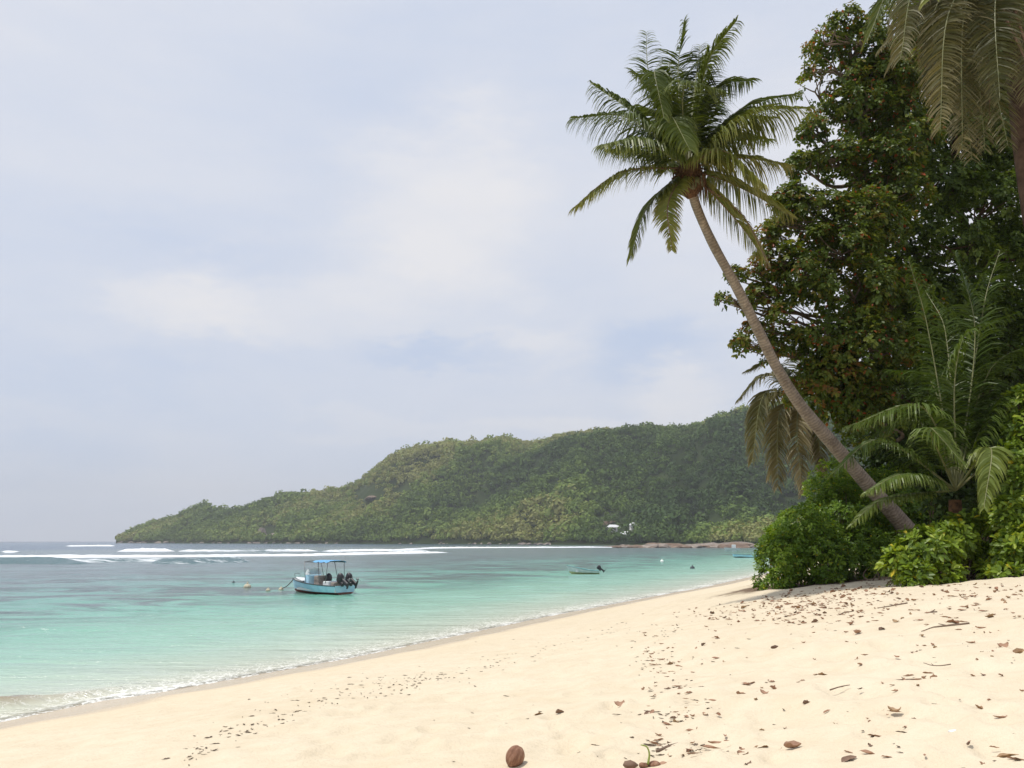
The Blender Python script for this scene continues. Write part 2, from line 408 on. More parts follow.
for (px, py, yy, rr_) in vc:
    p = at(px, py, yy); veg = np.maximum(veg, np.clip(1.35 - np.hypot(X - p[0], Y - p[1]) / rr_, 0, 1))
beach = mk('beach_sand', np.stack([X, Y, Z], 1), F, M['sand'], attrs={'shore': np.clip(s_, -5, 60), 'veg': veg}, smooth=True); tag(beach, kind='structure')

# water sheet ----------------------------------------------------------------
th = ring_angles(.35, 42)
rad = np.concatenate([[.01, 3, 6], 8 * 1.0125 ** np.arange(0, 300), 332 * 1.05 ** np.arange(1, 70)]); rad = rad[rad < 6600]
X, Y, F, nr, ntq = polar(th, rad)
s_ = -shore(X, Y); fade = np.clip(s_ / 6, 0, 1) * np.clip((260 - np.hypot(X, Y)) / 120, 0, 1)
Z = .012 + fade * ((fbm(X * .5 + Y * .1, Y * 1.1, o=3, s=3) - .5) * .12) + fade * .05 * np.sin(Y * .55 + X * .18 + 5 * vnoise(X * .05, Y * .05))
# the last small wave folding over at the left
silt = np.zeros_like(X)
g0 = sea(-60, 716); g1 = sea(150, 688); dv = (g1 - g0)[:2]; Lw = np.hypot(*dv); dv /= Lw; nv = np.array([-dv[1], dv[0]])
tt = ((X - g0[0]) * dv[0] + (Y - g0[1]) * dv[1]) / Lw; nn = (X - g0[0]) * nv[0] + (Y - g0[1]) * nv[1]
env = np.clip(1 - tt, 0, 1) ** .7 * (tt > -1.5) * (.7 + .6 * vnoise(X * 1.5, Y * 1.5, s=2)); nn2 = nn - .12 * np.sin(tt * 9)
prof = np.where(nn2 > 0, np.exp(-(nn2 / .55) ** 2), np.exp(-(nn2 / .16) ** 2))
Z = Z + .26 * env * prof; silt = np.clip(env * prof * 1.3, 0, .85) * np.clip(1.2 - tt * 1.2, 0, 1)
water = mk('sea_water', np.stack([X, Y, Z], 1), F, M['water'], attrs={'shore': np.clip(s_, -5, 2000), 'silt': silt}, smooth=True); tag(water, kind='structure')

# breaking waves on the reef -------------------------------------------------
def breaker(pts, h, w, foam, seed, nlen=260):
    P = spline([sea(*p) for p in pts], nlen); V = []; A = []; m = 22
    T = np.gradient(P, axis=0); T /= np.linalg.norm(T, axis=1)[:, None]; Nn = np.stack([T[:, 1], -T[:, 0], np.zeros(nlen)], 1)
    Nn *= np.where(Nn[:, 1] > 0, -1, 1)[:, None]       # towards the beach
    q = np.linspace(0, 1, nlen); env = np.clip(np.minimum(q, 1 - q) * 9, 0, 1) ** .6 * (.55 + .9 * fbm(P[:, 0] * .07, P[:, 1] * 0 + seed, o=3, s=seed))
    for j in range(m):
        u = j / (m - 1)
        prof = (u / .62) ** 1.6 if u < .62 else max(0, 1 - ((u - .62) / .38)) ** .8
        lump = (vnoise(P[:, 0] * .9, P[:, 1] * .9 + j * .7, s=seed) - .5) * .45 * foam
        z = h * env * prof * (1 + lump) - .06 * (1 - prof)
        off = (u - .5) * w + (vnoise(P[:, 0] * .12, P[:, 0] * 0, s=seed + 3) - .5) * 5
        V.append(P + Nn * off[:, None] + np.array([0, 0, 1])[None] * z[:, None])
        fo = foam * (.25 + .75 * np.clip((u - .3) * 3, 0, 1)) * (.5 + .9 * fbm(P[:, 0] * .05, P[:, 1] * 0 + seed * 3.3, o=3, s=seed + 9)) * np.clip(env * 2, 0, 1); A.append(fo)
    V = np.stack(V, 0); F_ = [(j*nlen+i, j*nlen+i+1, (j+1)*nlen+i+1, (j+1)*nlen+i) for j in range(m-1) for i in range(nlen-1)]
    o = mk('breaking_wave', V.reshape(-1, 3), np.array(F_), M['foam'], attrs={'foam': np.concatenate(A)}, smooth=True); tag(o, kind='structure'); return o
breaker([(-260, 557.5), (0, 557.5), (200, 556.5), (330, 555), (440, 552.5)], .5, 8, .85, 1, 500)
breaker([(-200, 563), (20, 563), (66, 563.5), (72, 564)], .75, 7, .18, 2)
breaker([(60, 561.5), (140, 561.5), (190, 561)], .5, 7, .55, 3)
breaker([(150, 563), (200, 562.5), (250, 562)], .6, 7, .30, 4)
breaker([(122, 551.4), (145, 551.4), (168, 551.2)], .8, 12, .85, 5)
breaker([(178, 551.5), (215, 551.4), (255, 551)], .55, 12, .62, 6)
breaker([(262, 551.5), (285, 551.2), (306, 551)], .6, 12, .7, 7)
breaker([(312, 552), (360, 551), (425, 550.4)], .5, 10, .7, 8)
breaker([(395, 549), (470, 548), (560, 547.6), (618, 547.4)], .45, 9, .85, 9, 400)
breaker([(0, 552.5), (12, 552.4), (22, 552.4)], .45, 8, .75, 10, 120)
breaker([(60, 546.5), (95, 546.2), (118, 546.2)], .7, 12, .6, 11, 120)

# ------------------------------------------------------------------ hill across the bay
sil = [(110, 541), (118, 540), (130, 531), (150, 523), (175, 516), (198, 506), (206, 505), (214, 509), (235, 511), (255, 504), (285, 494), (320, 491), (345, 486), (362, 478), (378, 466), (400, 452), (420, 446), (445, 443), (470, 441), (500, 437), (512, 440), (532, 443), (560, 434), (600, 428), (650, 425), (680, 426), (700, 421), (722, 415), (740, 410), (800, 398), (900, 380), (1024, 372), (1400, 380), (1900, 420)]
coast = [(100, 1750), (118, 1560), (200, 1330), (300, 1130), (400, 980), (500, 850), (600, 730), (700, 640), (760, 580), (900, 520), (1024, 480), (1400, 560), (1900, 700)]
def azim(px): return math.atan2((px - 512) / FPX, cp - (384 - 500) / FPX * sp)
saz = np.array([math.atan2(ray(p, y)[0], ray(p, y)[1]) for p, y in sil]); sel = np.array([ray(p, y)[2] / math.hypot(*ray(p, y)[:2]) for p, y in sil])
caz = np.array([azim(p) for p, _ in coast]); cd = np.array([d for _, d in coast])
TREE = 6.5
def hill_z(az, r):
    dc = np.interp(az, caz, cd); el = np.interp(az, saz, sel)
    wid = 90 + np.clip(el, 0, 1) * 2600; dr = dc + wid
    t = (r - dc) / wid
    tn = t + (fbm(az * 22, r * .004, o=3, s=21) - .5) * .16 * np.clip(t * 3, 0, 1) * np.clip((1 - t) * 3, 0, 1)
    p = np.where(tn < 1, np.sin(np.clip(tn, 0, 1) * PI / 2) ** 1.15, 1 - (tn - 1) * .55)
    x = r * np.sin(az); y = r * np.cos(az)
    q = np.sin(np.clip(t, 0, 1) * PI); gul = (fbm(x * .008, y * .008, o=4, s=14) - .5) * .95 * q + (vnoise(az * 30 + 2, t * 1.2, s=33) - .5) * .30 * q
    H = np.maximum(el * r - TREE, 0); pp = np.minimum(p + gul, 1 - .05 * q)
    z = 3.2 * np.clip(t * 6, 0, 1) + H * pp + (fbm(x * .03, y * .03, o=3, s=17) - .5) * 8 * q * np.clip(H / 40, 0, 1)
    return np.where(t < 0, t * 30, z + .8 * np.clip(t * 20, 0, 1))
azs = np.linspace(azim(119), azim(1850), 420); ts = np.concatenate([np.linspace(-.15, 1.6, 110)])
A_, T_ = np.meshgrid(azs, ts, indexing='ij'); dc = np.interp(A_, caz, cd); wd = 90 + np.clip(np.interp(A_, saz, sel), 0, 1) * 2600
Rr = dc + T_ * wd; Zh = np.maximum(hill_z(A_, Rr), -6)
n2 = len(ts); i = np.arange(len(azs) - 1)[:, None]; j = np.arange(n2 - 1)[None, :]
Fh = np.stack([i*n2+j, (i+1)*n2+j, (i+1)*n2+j+1, i*n2+j+1], -1).reshape(-1, 4)
hill = mk('hill', np.stack([Rr*np.sin(A_), Rr*np.cos(A_), Zh], -1).reshape(-1, 3), Fh, M['hill'], smooth=True); tag(hill, kind='structure')

# forest on the hill: tree crowns of leaf tufts
NT_ = 21000
az = R.uniform(azim(121), azim(1130), NT_); t_ = R.uniform(.015, 1.12, NT_)
dc = np.interp(az, caz, cd); wd = 90 + np.clip(np.interp(az, saz, sel), 0, 1) * 2600; r_ = dc + t_ * wd
x = r_*np.sin(az); y = r_*np.cos(az); z = hill_z(az, r_)
bare = fbm(x * .016, y * .016, o=4, s=41)
def pxof(P):
    d = P - CAM; f = d[..., 1] * cp + d[..., 2] * sp; u = -d[..., 1] * sp + d[..., 2] * cp
    return 512 + FPX * d[..., 0] / f, 384 - FPX * u / f
hx, hy = pxof(np.stack([x, y, z], -1))
spots = [(609, 520, 17, 7), (704, 522, 26, 9), (845, 505, 40, 20), (370, 498, 22, 14), (268, 533, 12, 9), (618, 534, 22, 7), (755, 432, 12, 7), (480, 505, 14, 5), (405, 492, 12, 6)]
gap = np.zeros(NT_)
for (cx, cy, a, b) in spots: gap = np.maximum(gap, np.clip(1.3 - np.hypot((hx - cx) / a, (hy - cy) / b), 0, 1))
keep = (z > 1.0) & (R.random(NT_) > gap * 1.3); x, y, z = x[keep], y[keep], z[keep]; hx, hy = hx[keep], hy[keep]; n = len(x)
size = R.uniform(2.6, 5.2, n) * (.75 + .5 * vnoise(x * .02, y * .02, s=8)); size = size * np.where(R.random(n) < .06, 1.5, 1) * np.where(R.random(n) < .25, .7, 1)
tall = R.uniform(.75, 1.25, n)
K = 52
u = R.normal(size=(n, K, 3)); u[..., 2] = np.abs(u[..., 2]) * 1.0 - .25; u /= np.linalg.norm(u, axis=2)[..., None]
rr = R.uniform(.7, 1.12, (n, K, 1)); C = np.stack([x, y, z + size * .7], -1)[:, None, :] + u * rr * size[:, None, None] * np.stack([np.ones(n), np.ones(n), tall], -1)[:, None, :]
nrm = u + R.normal(scale=.35, size=u.shape); nrm /= np.linalg.norm(nrm, axis=2)[..., None]
tx = np.cross(nrm, R.normal(size=u.shape)); tx /= np.linalg.norm(tx, axis=2)[..., None]; ty = np.cross(nrm, tx)
q = (size[:, None, None] * R.uniform(.11, .25, (n, K, 1)))
Vq = np.stack([C - tx*q - ty*q*.6, C + tx*q*.8 - ty*q*.7, C + tx*q + ty*q*.7, C - tx*q*.7 + ty*q*.8], 2).reshape(-1, 3)
zone = fbm(x * .007, y * .007, o=3, s=51); tint = np.clip(.15 + (zone - .47) * 2.3 + R.uniform(-.05, .45, n) + np.clip((545 - hy) / 100, 0, 1) * -.0 + np.clip(1 - z / 60, 0, 1) * .18, 0, 1)
tint = np.repeat(np.clip(tint[:, None] + R.uniform(-.1, .1, (n, K)), 0, 1).ravel(), 4)
forest = mk('hill_forest', Vq, np.arange(len(Vq)).reshape(-1, 4), M['hilltree'], attrs={'tint': tint})
tag(forest, 'green tropical forest covering the headland across the bay', 'forest', kind='stuff')

# boulders
def rock_mesh(seed, sub=3, flat=.7):
    V, F_ = ico(sub); n1 = fbm(V[:, 0]*1.1+seed*3, V[:, 1]*1.1, V[:, 2]*1.1, 4, seed); V = V * (.6 + .8 * n1)[:, None]
    for k in range(7):
        d = np.random.default_rng(seed*10+k).normal(size=3); d /= np.linalg.norm(d); h_ = V @ d; V = V - np.outer(np.clip(h_ - .62, 0, 9), d) * .85
    V[:, 2] *= flat; return V, F_
rocks = []
for k in range(5):
    V, F_ = rock_mesh(k + 1); rocks.append((V, F_))
rmesh = []
def boulder(k, loc, sc, rz, mat, label, group):
    key = (k, mat.name); me = None
    for kk, m_ in rmesh:
        if kk == key: me = m_
    if me is None:
        o = mk('boulder', rocks[k][0], rocks[k][1], mat); rmesh.append((key, o.data))
    else:
        o = bpy.data.objects.new('boulder', me); col.objects.link(o)
    o.location = loc; o.scale = sc; o.rotation_euler = (0, 0, rz); tag(o, label, 'boulder', group); return o
for k in range(110):
    px = rnd.uniform(612, 764); d = rnd.uniform(425, 520); big = rnd.random() < .22 and px > 650
    p = at(px, 545, d); s0 = rnd.uniform(1.2, 3.4) * (1.5 if big else 1) * (.6 + .5 * min(1, (px - 600) / 60))
    boulder(k % 5, (p[0], d, .2), (s0 * 1.3, s0, s0 * .62), rnd.uniform(0, 6), M['redrock'] if rnd.random() < .6 else M['rock'], 'weathered boulder on the low rocky spit across the bay', 'boulders on the rocky spit')
for (px, py, s0, mt) in [(716, 545, 6.5, 'rock'), (742, 543.5, 9, 'rock'), (752, 545, 7, 'redrock'), (672, 545, 6, 'redrock')]:
    p = sea(px, 547.5); boulder(1, (p[0], p[1] + 12, .6), (s0 * 1.5, s0, s0 * .38), px, M[mt], 'weathered boulder on the low rocky spit across the bay', 'boulders on the rocky spit')
for k in range(70):
    px = rnd.uniform(119, 560); a = azim(px); d = float(np.interp(a, caz, cd)) + rnd.uniform(-6, 6); s0 = rnd.uniform(1.6, 4.0) * (1.4 if px < 180 else .8)
    boulder(k % 5, (d*math.sin(a), d*math.cos(a), .3), (s0*1.5, s0, s0*.8), rnd.uniform(0, 6), M['rock'], 'grey granite boulder along the foot of the forested headland', 'boulders along the headland shore')
def crag(px, py, d, sx, sz, mat, label):
    p = at(px, py, d); V, F_ = rock_mesh(px % 17 + 3, 4, 1.0); V = V * np.array([sx, sx * .7, sz])
    o = mk('rock_outcrop', V, F_, mat); o.location = tuple(p); tag(o, label, 'rock'); return o
crag(262, 536, 1190, 9, 13, M['rock'], 'tall pale rock face rising from the sea at the headland foot')
crag(272, 538, 1180, 11, 8, M['rock'], 'lower pale rock slab beside the tall sea rock face')
crag(756, 430, 1000, 7, 8, M['rock'], 'pale cliff patch near the hilltop behind the leaning palm')
def onhill(px, py):
    r = ray(px, py); a = math.atan2(r[0], r[1]); hl = math.hypot(r[0], r[1])
    D = np.arange(450, 2200, 3.0); ok = hill_z(np.full(len(D), a), D) > CAM[2] + r[2] / hl * D
    return CAM + r / hl * D[int(np.argmax(ok))] if ok.any() else at(px, py, 900)
for (px, py, sx, mt, lb) in [(609, 521, 11, 'redrock', 'bare brown earth and rock scar on the lower hillside'), (707, 523, 10, 'redrock', 'bare rocky clearing above the right end of the rocky spit'), (372, 497, 13, 'redrock', 'reddish rock scar high on the left hill shoulder')]:
    p = onhill(px, py); V, F_ = rock_mesh(px % 13, 4, .5); V = V * np.array([sx, sx, sx * .5]); o = mk('rock_outcrop', V, F_, M[mt]); o.location = (p[0], p[1], p[2] - 2.0); tag(o, lb, 'rock')
shelf_p = sea(700, 547.6); V, F_ = rock_mesh(8, 4, .5); o = mk('rock_shelf', V * np.array([54, 16, 1.6]), F_, M['redrock']); o.location = (shelf_p[0] - 2, shelf_p[1] + 28, .5); tag(o, 'long low brown rock shelf reaching into the bay', 'rock')

# houses
M['hwall'] = paint('white_plaster', (.78, .76, .72), (.66, .64, .60), .8); M['hwall2'] = paint('orange_plaster', (.48, .27, .18), (.40, .22, .15), .8)
M['hroof'] = paint('pale_roof', (.72, .72, .72), (.60, .60, .62), .5); M['rroof'] = paint('rust_roof', (.34, .17, .11), (.27, .13, .09), .7); M['dark'] = paint('dark_glass', (.03, .035, .04), (.02, .02, .025), .2)
def house(px, py, w, dpt, h, wall, roof, label):
    p = onhill(px, py); e = empty('house', (p[0], p[1] - 4, p[2] - 1), rnd.uniform(-.3, .3), label, 'house')
    MB().box(-w/2, w/2, -dpt/2, dpt/2, -5, h).build('wall', wall, e, local=True)
    V = [(-w/2-.6, -dpt/2-.6, h+.01), (w/2+.6, -dpt/2-.6, h+.01), (w/2+.6, dpt/2+.6, h+.01), (-w/2-.6, dpt/2+.6, h+.01), (-w/2+1, 0, h+2.2), (w/2-1, 0, h+2.2)]
    mk('roof', V, [(0, 1, 5, 4), (1, 2, 5), (2, 3, 4, 5), (3, 0, 4), (3, 2, 1, 0)], roof, e, local=True)
    for k in range(3):
        x0 = -w/2 + w * (k + .5) / 3 - .7; f = MB().box(x0, x0+1.4, -dpt/2-.06, -dpt/2+.02, h-2.2, h-.9).build('window', M['dark'], e, local=True)
house(613, 531, 9, 7, 4.0, M['hwall'], M['hroof'], 'white two-storey house among trees, left of the pale roofs')
house(625, 536, 8, 6, 2.4, M['hwall'], M['hroof'], 'low white house lowest among the hillside trees')
house(635, 527, 9, 6, 2.4, M['hwall'], M['hroof'], 'pale-roofed house standing highest on the hillside')
house(603, 538, 10, 6, 3.0, M['hwall2'], M['rroof'], 'small orange-brown house near the bay shore below the white house')

# ------------------------------------------------------------------ foliage builders
def rosettes(C, axis, k, L, W, tint, rng, lo=-.35, hi=.75, droop=.25):
    n = len(C); axis = axis / np.linalg.norm(axis, axis=1)[:, None]
    u = np.cross(axis, np.array([.31, .87, .11])); u /= np.linalg.norm(u, axis=1)[:, None]; w = np.cross(axis, u)
    a = (np.arange(k)[None] * 2.399 + rng.uniform(0, 6.28, (n, 1)) + rng.uniform(-.35, .35, (n, k)))
    e = rng.uniform(lo, hi, (n, k))
    rd = u[:, None] * np.cos(a)[..., None] + w[:, None] * np.sin(a)[..., None]
    d = rd * np.cos(e)[..., None] + axis[:, None] * np.sin(e)[..., None]
    nr_ = -rd * np.sin(e)[..., None] + axis[:, None] * np.cos(e)[..., None]
    sd = np.cross(d, nr_); roll = rng.uniform(-.5, .5, (n, k, 1)); sd = sd * np.cos(roll) + nr_ * np.sin(roll)
    l = (L * rng.uniform(.6, 1.15, (n, k)))[..., None]; w_ = l * W / L * rng.uniform(.85, 1.1, (n, k, 1))
    c = C[:, None] + rng.normal(scale=L * .12, size=(n, k, 3)); g = np.array([0, 0, -1.]) * droop * l
    P = [c + d*l*.08, c + d*l*.42 + sd*w_*.30 + nr_*w_*.10, c + d*l*.76 + sd*w_*.5 + nr_*w_*.12 + g*.4, c + d*l + g,
         c + d*l*.42 - sd*w_*.30 + nr_*w_*.10, c + d*l*.76 - sd*w_*.5 + nr_*w_*.12 + g*.4]
    V = np.stack(P, 2).reshape(-1, 3); m = n * k; b = np.arange(m)[:, None] * 6
    F = np.concatenate([b + np.array([[0, 1, 2, 3]]), b + np.array([[0, 3, 5, 4]])], 0)
    return V, F, np.repeat(tint.ravel() if tint.ndim == 2 else np.repeat(tint, k), 6)

def clump_points(clumps, dens, rng, hole=.42, inner=.45, low=.25, nscale=.9):
    """clumps: centre xyz + radii xyz in metres. returns rosette centres and outward directions"""
    Cs = []; As = []
    for cc in clumps:
        c, r = cc[:2]; hl = cc[2] if len(cc) > 2 else hole
        c = np.array(c); r = np.array(r); area = 4 * PI * ((r[0]*r[1])**1.6/3 + (r[0]*r[2])**1.6/3 + (r[1]*r[2])**1.6/3) ** (1/1.6)
        n = int(area * dens); u = rng.normal(size=(n, 3)); u /= np.linalg.norm(u, axis=1)[:, None]
        keep = (u[:, 2] > -.35) | (rng.random(n) < low); u = u[keep]; n = len(u)
        lump = .72 + .56 * fbm(u[:, 0]*1.7 + c[0], u[:, 1]*1.7 + c[1], u[:, 2]*1.7, 3, 3)
        rr = (1 - inner * rng.random(n) ** 1.4) * lump; P = c + u * r * rr[:, None]
        h = fbm(P[:, 0] * nscale, P[:, 1] * nscale, P[:, 2] * nscale, 3, 77)
        k2 = h > hl; Cs.append(P[k2]); As.append(u[k2])
    return np.concatenate(Cs), np.concatenate(As)

def px_clumps(lst):
    return [(at(q[0], q[1], q[2]), q[3:6]) + tuple(q[6:7]) for q in lst]

def limbs(mb, base, hubs, clumps, r0, rng):
    """trunk through hub points, limbs to clumps, twigs inside them"""
    P = spline([base] + hubs, 26) if len(hubs) > 0 else np.array([base])
    P = P + (np.stack([vnoise(np.arange(26) * .3, np.zeros(26), s=4), vnoise(np.arange(26) * .3, np.ones(26), s=5), np.zeros(26)], 1) - .5) * np.array([.3, .3, 0]) * np.minimum(1, np.arange(26) / 6)[:, None]
    mb.tube(P, np.linspace(r0, r0 * .45, 26) * (1 + .1 * np.sin(np.arange(26) * 2.1)), 10)
    for (c, r) in [q[:2] for q in clumps]:
        dist = np.linalg.norm(P - c, axis=1) + np.maximum(0, P[:, 2] - c[2]) * 1.5; i = int(np.argmin(dist + np.abs(np.arange(26) - 17) * .05)); a = P[i]
        m = (a + c) / 2 + rng.normal(scale=.25, size=3) + np.array([0, 0, -.15]); Q = spline([a, m, np.array(c)], 12); L = np.linalg.norm(c - a)
        mb.tube(Q, np.linspace(min(r0 * .42, .03 + L * .03), .025, 12), 7)
        for _ in range(9):
            u = rng.normal(size=3); u[2] = abs(u[2]) * .8; u /= np.linalg.norm(u); e = np.array(c) + u * np.array(r) * rng.uniform(.7, 1.0); s0 = Q[rng.integers(6, 12)]
            mid = (s0 + e) / 2 + rng.normal(scale=.12, size=3); mb.tube(spline([s0, mid, e], 7), np.linspace(.03, .008, 7), 5)

def broad_tree(name, base_px, baseY, hubs_px, clumps_px, mat, barkm, dens, k, L, W, tintf, label, cat, hole=.42, r0=.22, seed=1, group=None, inner=.45, clumps2=None):
    rng = np.random.default_rng(seed); b = at(base_px, 560, baseY); b[2] = gz(b[0], b[1]) - .05
    e = empty(name, b, 0, label, cat, group); cl = px_clumps(clumps_px) + (clumps2 or [])
    mb = MB(); hubs = [at(*h) for h in hubs_px]; limbs(mb, b, hubs, cl, r0, rng)
    mb.build('trunk', barkm, e, smooth=True, attr='along')
    C, U = clump_points(cl, dens, rng, hole, inner); ax = U * .8 + np.array([0, 0, .7]) + rng.normal(scale=.35, size=U.shape)
    V, F_, tv = rosettes(C, ax, k, L, W, tintf(C, rng), rng)
    mk('crown', V, F_, mat, e, attrs={'tint': np.clip(tv, 0, 1)}); return e

# ------------------------------------------------------------------ palm fronds
def frond_geo(P, rng, Lm=.85, n=62, droop=.55, wid=.045, fwd=.75, tint0=.3, tipt=.35, vee=.15, start=.13, ragged=.12, side_ref=None):
    """P: rachis polyline (n0,3). returns leaf V,F,tint"""
    m = len(P); d = np.concatenate([[0], np.cumsum(np.linalg.norm(np.diff(P, axis=0), axis=1))]); d /= d[-1]
    T = np.gradient(P, axis=0); T /= np.linalg.norm(T, axis=1)[:, None]
    V = []; A = []
    t = np.linspace(start, .995, n); S = None
    for sgn in (-1, 1):
        for q in t:
            q2 = min(.999, max(start, q + rng.uniform(-.004, .004)))
            p = np.array([np.interp(q2, d, P[:, c]) for c in range(3)]); tg = np.array([np.interp(q2, d, T[:, c]) for c in range(3)]); tg /= np.linalg.norm(tg)
            ref = np.array([0, 0, 1.]) if side_ref is None else np.asarray(side_ref, float)
            s0 = np.cross(tg, ref); ln = np.linalg.norm(s0)
            s0 = s0 / ln if ln > .15 else np.cross(tg, np.array([0, 1., 0])) / (np.linalg.norm(np.cross(tg, np.array([0, 1., 0]))) + 1e-9)
            if sgn > 0 and q is t[0]: pass
            up = np.cross(s0, tg)
            l = Lm * (.55 + .45 * math.sin(min(1, q2 / .42) * PI / 2)) * (1 - .72 * max(0, (q2 - .45) / .55) ** 1.6) * rng.uniform(.85, 1.1)
            if rng.random() < ragged: l *= rng.uniform(.4, .8)
            f = fwd * (.6 + .9 * q2)
            dr = s0 * sgn + tg * f + up * vee + rng.normal(scale=.07, size=3); dr /= np.linalg.norm(dr)
            w = wid * rng.uniform(.8, 1.15) * (1 - .4 * q2)
            pts = [p]; cur = p; dd = dr.copy()
            for k in range(4):
                dd = dd + np.array([0, 0, -1.]) * droop * (.16 + .30 * k) * rng.uniform(.8, 1.2); dd /= np.linalg.norm(dd); cur = cur + dd * l / 4; pts.append(cur)
            wn = np.cross(dr, up); wn = wn / (np.linalg.norm(wn) + 1e-9); ra = rng.normal(.75, .45); wn = wn * math.cos(ra) + up * math.sin(ra) * sgn
            for k, ww in enumerate((.5, 1, .85, .5)):
                V += [pts[k] - wn * w * ww * .5, pts[k] + wn * w * ww * .5]
            V.append(pts[4])
            tn = tint0 + rng.uniform(-.1, .1) + tipt * max(0, q2 - .6); A += [tn, tn, tn, tn, tn + .05, tn + .05, tn + .15, tn + .15, tn + .35]
    V = np.array(V); nl = len(V) // 9; b = np.arange(nl)[:, None] * 9
    Fq = np.concatenate([b + np.array([[0, 1, 3, 2]]), b + np.array([[2, 3, 5, 4]]), b + np.array([[4, 5, 7, 6]]), b + np.array([[6, 7, 8, 8]])[:, :4]], 0)
    F = [tuple(f) if f[2] != f[3] else tuple(f[:3]) for f in Fq.tolist()]
    return V, F, np.array(A)

def frond(parent, pts, rng, mat, rmat, r0=.03, n0=26, name='frond', label=None, **kw):
    P = spline(pts, n0); V, F_, A = frond_geo(P, rng, **kw)
    Vt, Ft = tube(P, np.linspace(r0, .006, n0), 6); nf = len(F_)
    Fall = F_ + [tuple(i + len(V) for i in f) for f in Ft]; Vall = np.concatenate([V, Vt])
    o = mk(name, Vall, Fall, None, parent, attrs={'tint': np.concatenate([np.clip(A, 0, 1), np.full(len(Vt), .5)])}, mats=[mat, rmat], midx=[0]*nf + [1]*len(Ft))
    if label: o['label'] = label
    return o

def fpx(Y0, *pts):  # (px,py,dy)
    return [at(a, b, Y0 + c) for a, b, c in pts]

def palm_trunk(parent, pts, radii, mat, seed=1, n=240, name='trunk'):
    P = spline(pts, n); d = np.concatenate([[0], np.cumsum(np.linalg.norm(np.diff(P, axis=0), axis=1))])
    r = np.interp(np.linspace(0, 1, n), np.linspace(0, 1, len(radii)), radii) * (1 + .028 * (np.modf(d / .11 + .8 * vnoise(d * 2, d * 0, s=seed + 4))[0] - .5)) * (.96 + .08 * vnoise(d * 1.5, d * 0, s=seed))
    V, F_ = tube(P, r, 16); return mk(name, V, F_, mat, parent, attrs={'along': np.repeat(d, 16)}, smooth=True)

# --- the leaning coconut palm
rp = np.random.default_rng(5); Y0 = 27.0
b = at(938, 575, Y0 + .6); b[2] = gz(b[0], b[1]) - .1
palm = empty('coconut_palm', b, 0, 'tall coconut palm leaning out over the beach with a full windblown crown', 'palm tree')
tp = [b] + [at(x_, y_, Y0 + .4 - 4.2 * ((k + 1) / 10) ** 1.2) for k, (x_, y_) in enumerate([(905, 527), (868, 485), (832, 443), (801, 406), (777, 368), (757, 328), (736, 286), (713, 244), (697, 208), (690, 184)])]
palm_trunk(palm, tp, [.38, .28, .235, .205, .185, .168, .152, .142, .132, .125, .13], M['palmbark'])
c0 = (688, 168); YC = 23.2
spec = [  # via (px,py,dy) , tip (px,py,dy), Lm, droop, tint
 ((640,118,.3),(592,84,.2),.85,.55,.10), ((628,118,-.8),(572,118,-1.2),.85,.7,.12), ((622,172,-.5),(572,209,-1.0),.62,.55,.5),
 ((648,206,-.4),(630,258,-.6),.62,.5,.35), ((668,205,-.9),(672,250,-1.2),.5,.35,.55), ((650,78,.6),(646,32,.9),.8,.5,.15),
 ((678,75,.8),(684,20,.9),.9,.45,.08), ((708,62,-.2),(737,20,-.6),.95,.55,.15), ((685,86,-1.5),(722,90,-2.3),.85,.8,.2),
 ((742,108,1.0),(796,94,1.4),.85,.6,.1), ((752,114,-.6),(812,108,-1.0),.95,.75,.42), ((740,158,-.3),(790,166,-.5),.75,.75,.62),
 ((735,185,.5),(792,216,.8),.7,.5,.55), ((738,222,.2),(766,262,.3),.6,.4,.6), 
 ((655,72,-.9),(664,118,-1.8),.75,.7,.15), ((715,88,.7),(752,80,1.2),.9,.6,.08), ((665,120,1.4),(640,105,2.8),.85,.7,.1),
 ((700,110,1.6),(712,96,3.2),.85,.7,.1), ((720,135,1.5),(770,140,2.8),.8,.7,.2), ((640,150,1.6),(610,150,2.6),.7,.6,.3),
 ((698,70,.9),(722,40,1.6),.9,.5,.05), ((662,95,.3),(632,70,.8),.8,.5,.1),((694,95,.5),(700,45,.9),1.0,.6,.1),((728,122,.2),(775,118,.3),.9,.8,.3),((640,140,-1.2),(600,145,-2.2),.8,.8,.25),((720,150,-1.0),(765,185,-1.6),.8,.8,.5),((676,100,.9),(668,60,2.0),.9,.6,.1),((672,118,-1.2),(690,150,-2.6),.8,.8,.2)]
for k, (v, t2, Lm, dr, tn) in enumerate(spec):
    frond(palm, fpx(YC, (*c0, 0), v, t2), rp, M['palm'], M['rachis'] if tn < .5 else M['dryrachis'], Lm=Lm * (1.22 + .35 * min(1, abs(t2[0] - 688) / 90) * (t2[1] > 60)), droop=dr * (.85 + .5 * min(1, abs(t2[0] - 688) / 90)), vee=.05, fwd=.62, tint0=tn, n=104, wid=.066)
for k, (v, t2) in enumerate([((742,215,-.3),(770,268,-.4)), ((676,196,-.4),(678,222,-.5))]):
    frond(palm, fpx(YC, (c0[0]+4, c0[1]+10, 0), v, t2), rp, M['drypalm'], M['dryrachis'], Lm=.45, droop=.4, tint0=.2, n=40, wid=.03, ragged=.5, label='dead brown frond')
hp = at(689, 178, YC); V, F_ = ico(3); nzv = .75 + .5 * fbm(V[:,0]*4, V[:,1]*4, V[:,2]*1.5, 3); mk('crown_fibre', hp + V * nzv[:, None] * np.array([.36, .34, .55]), F_, M['fibre'], palm, smooth=True)
mb = MB()
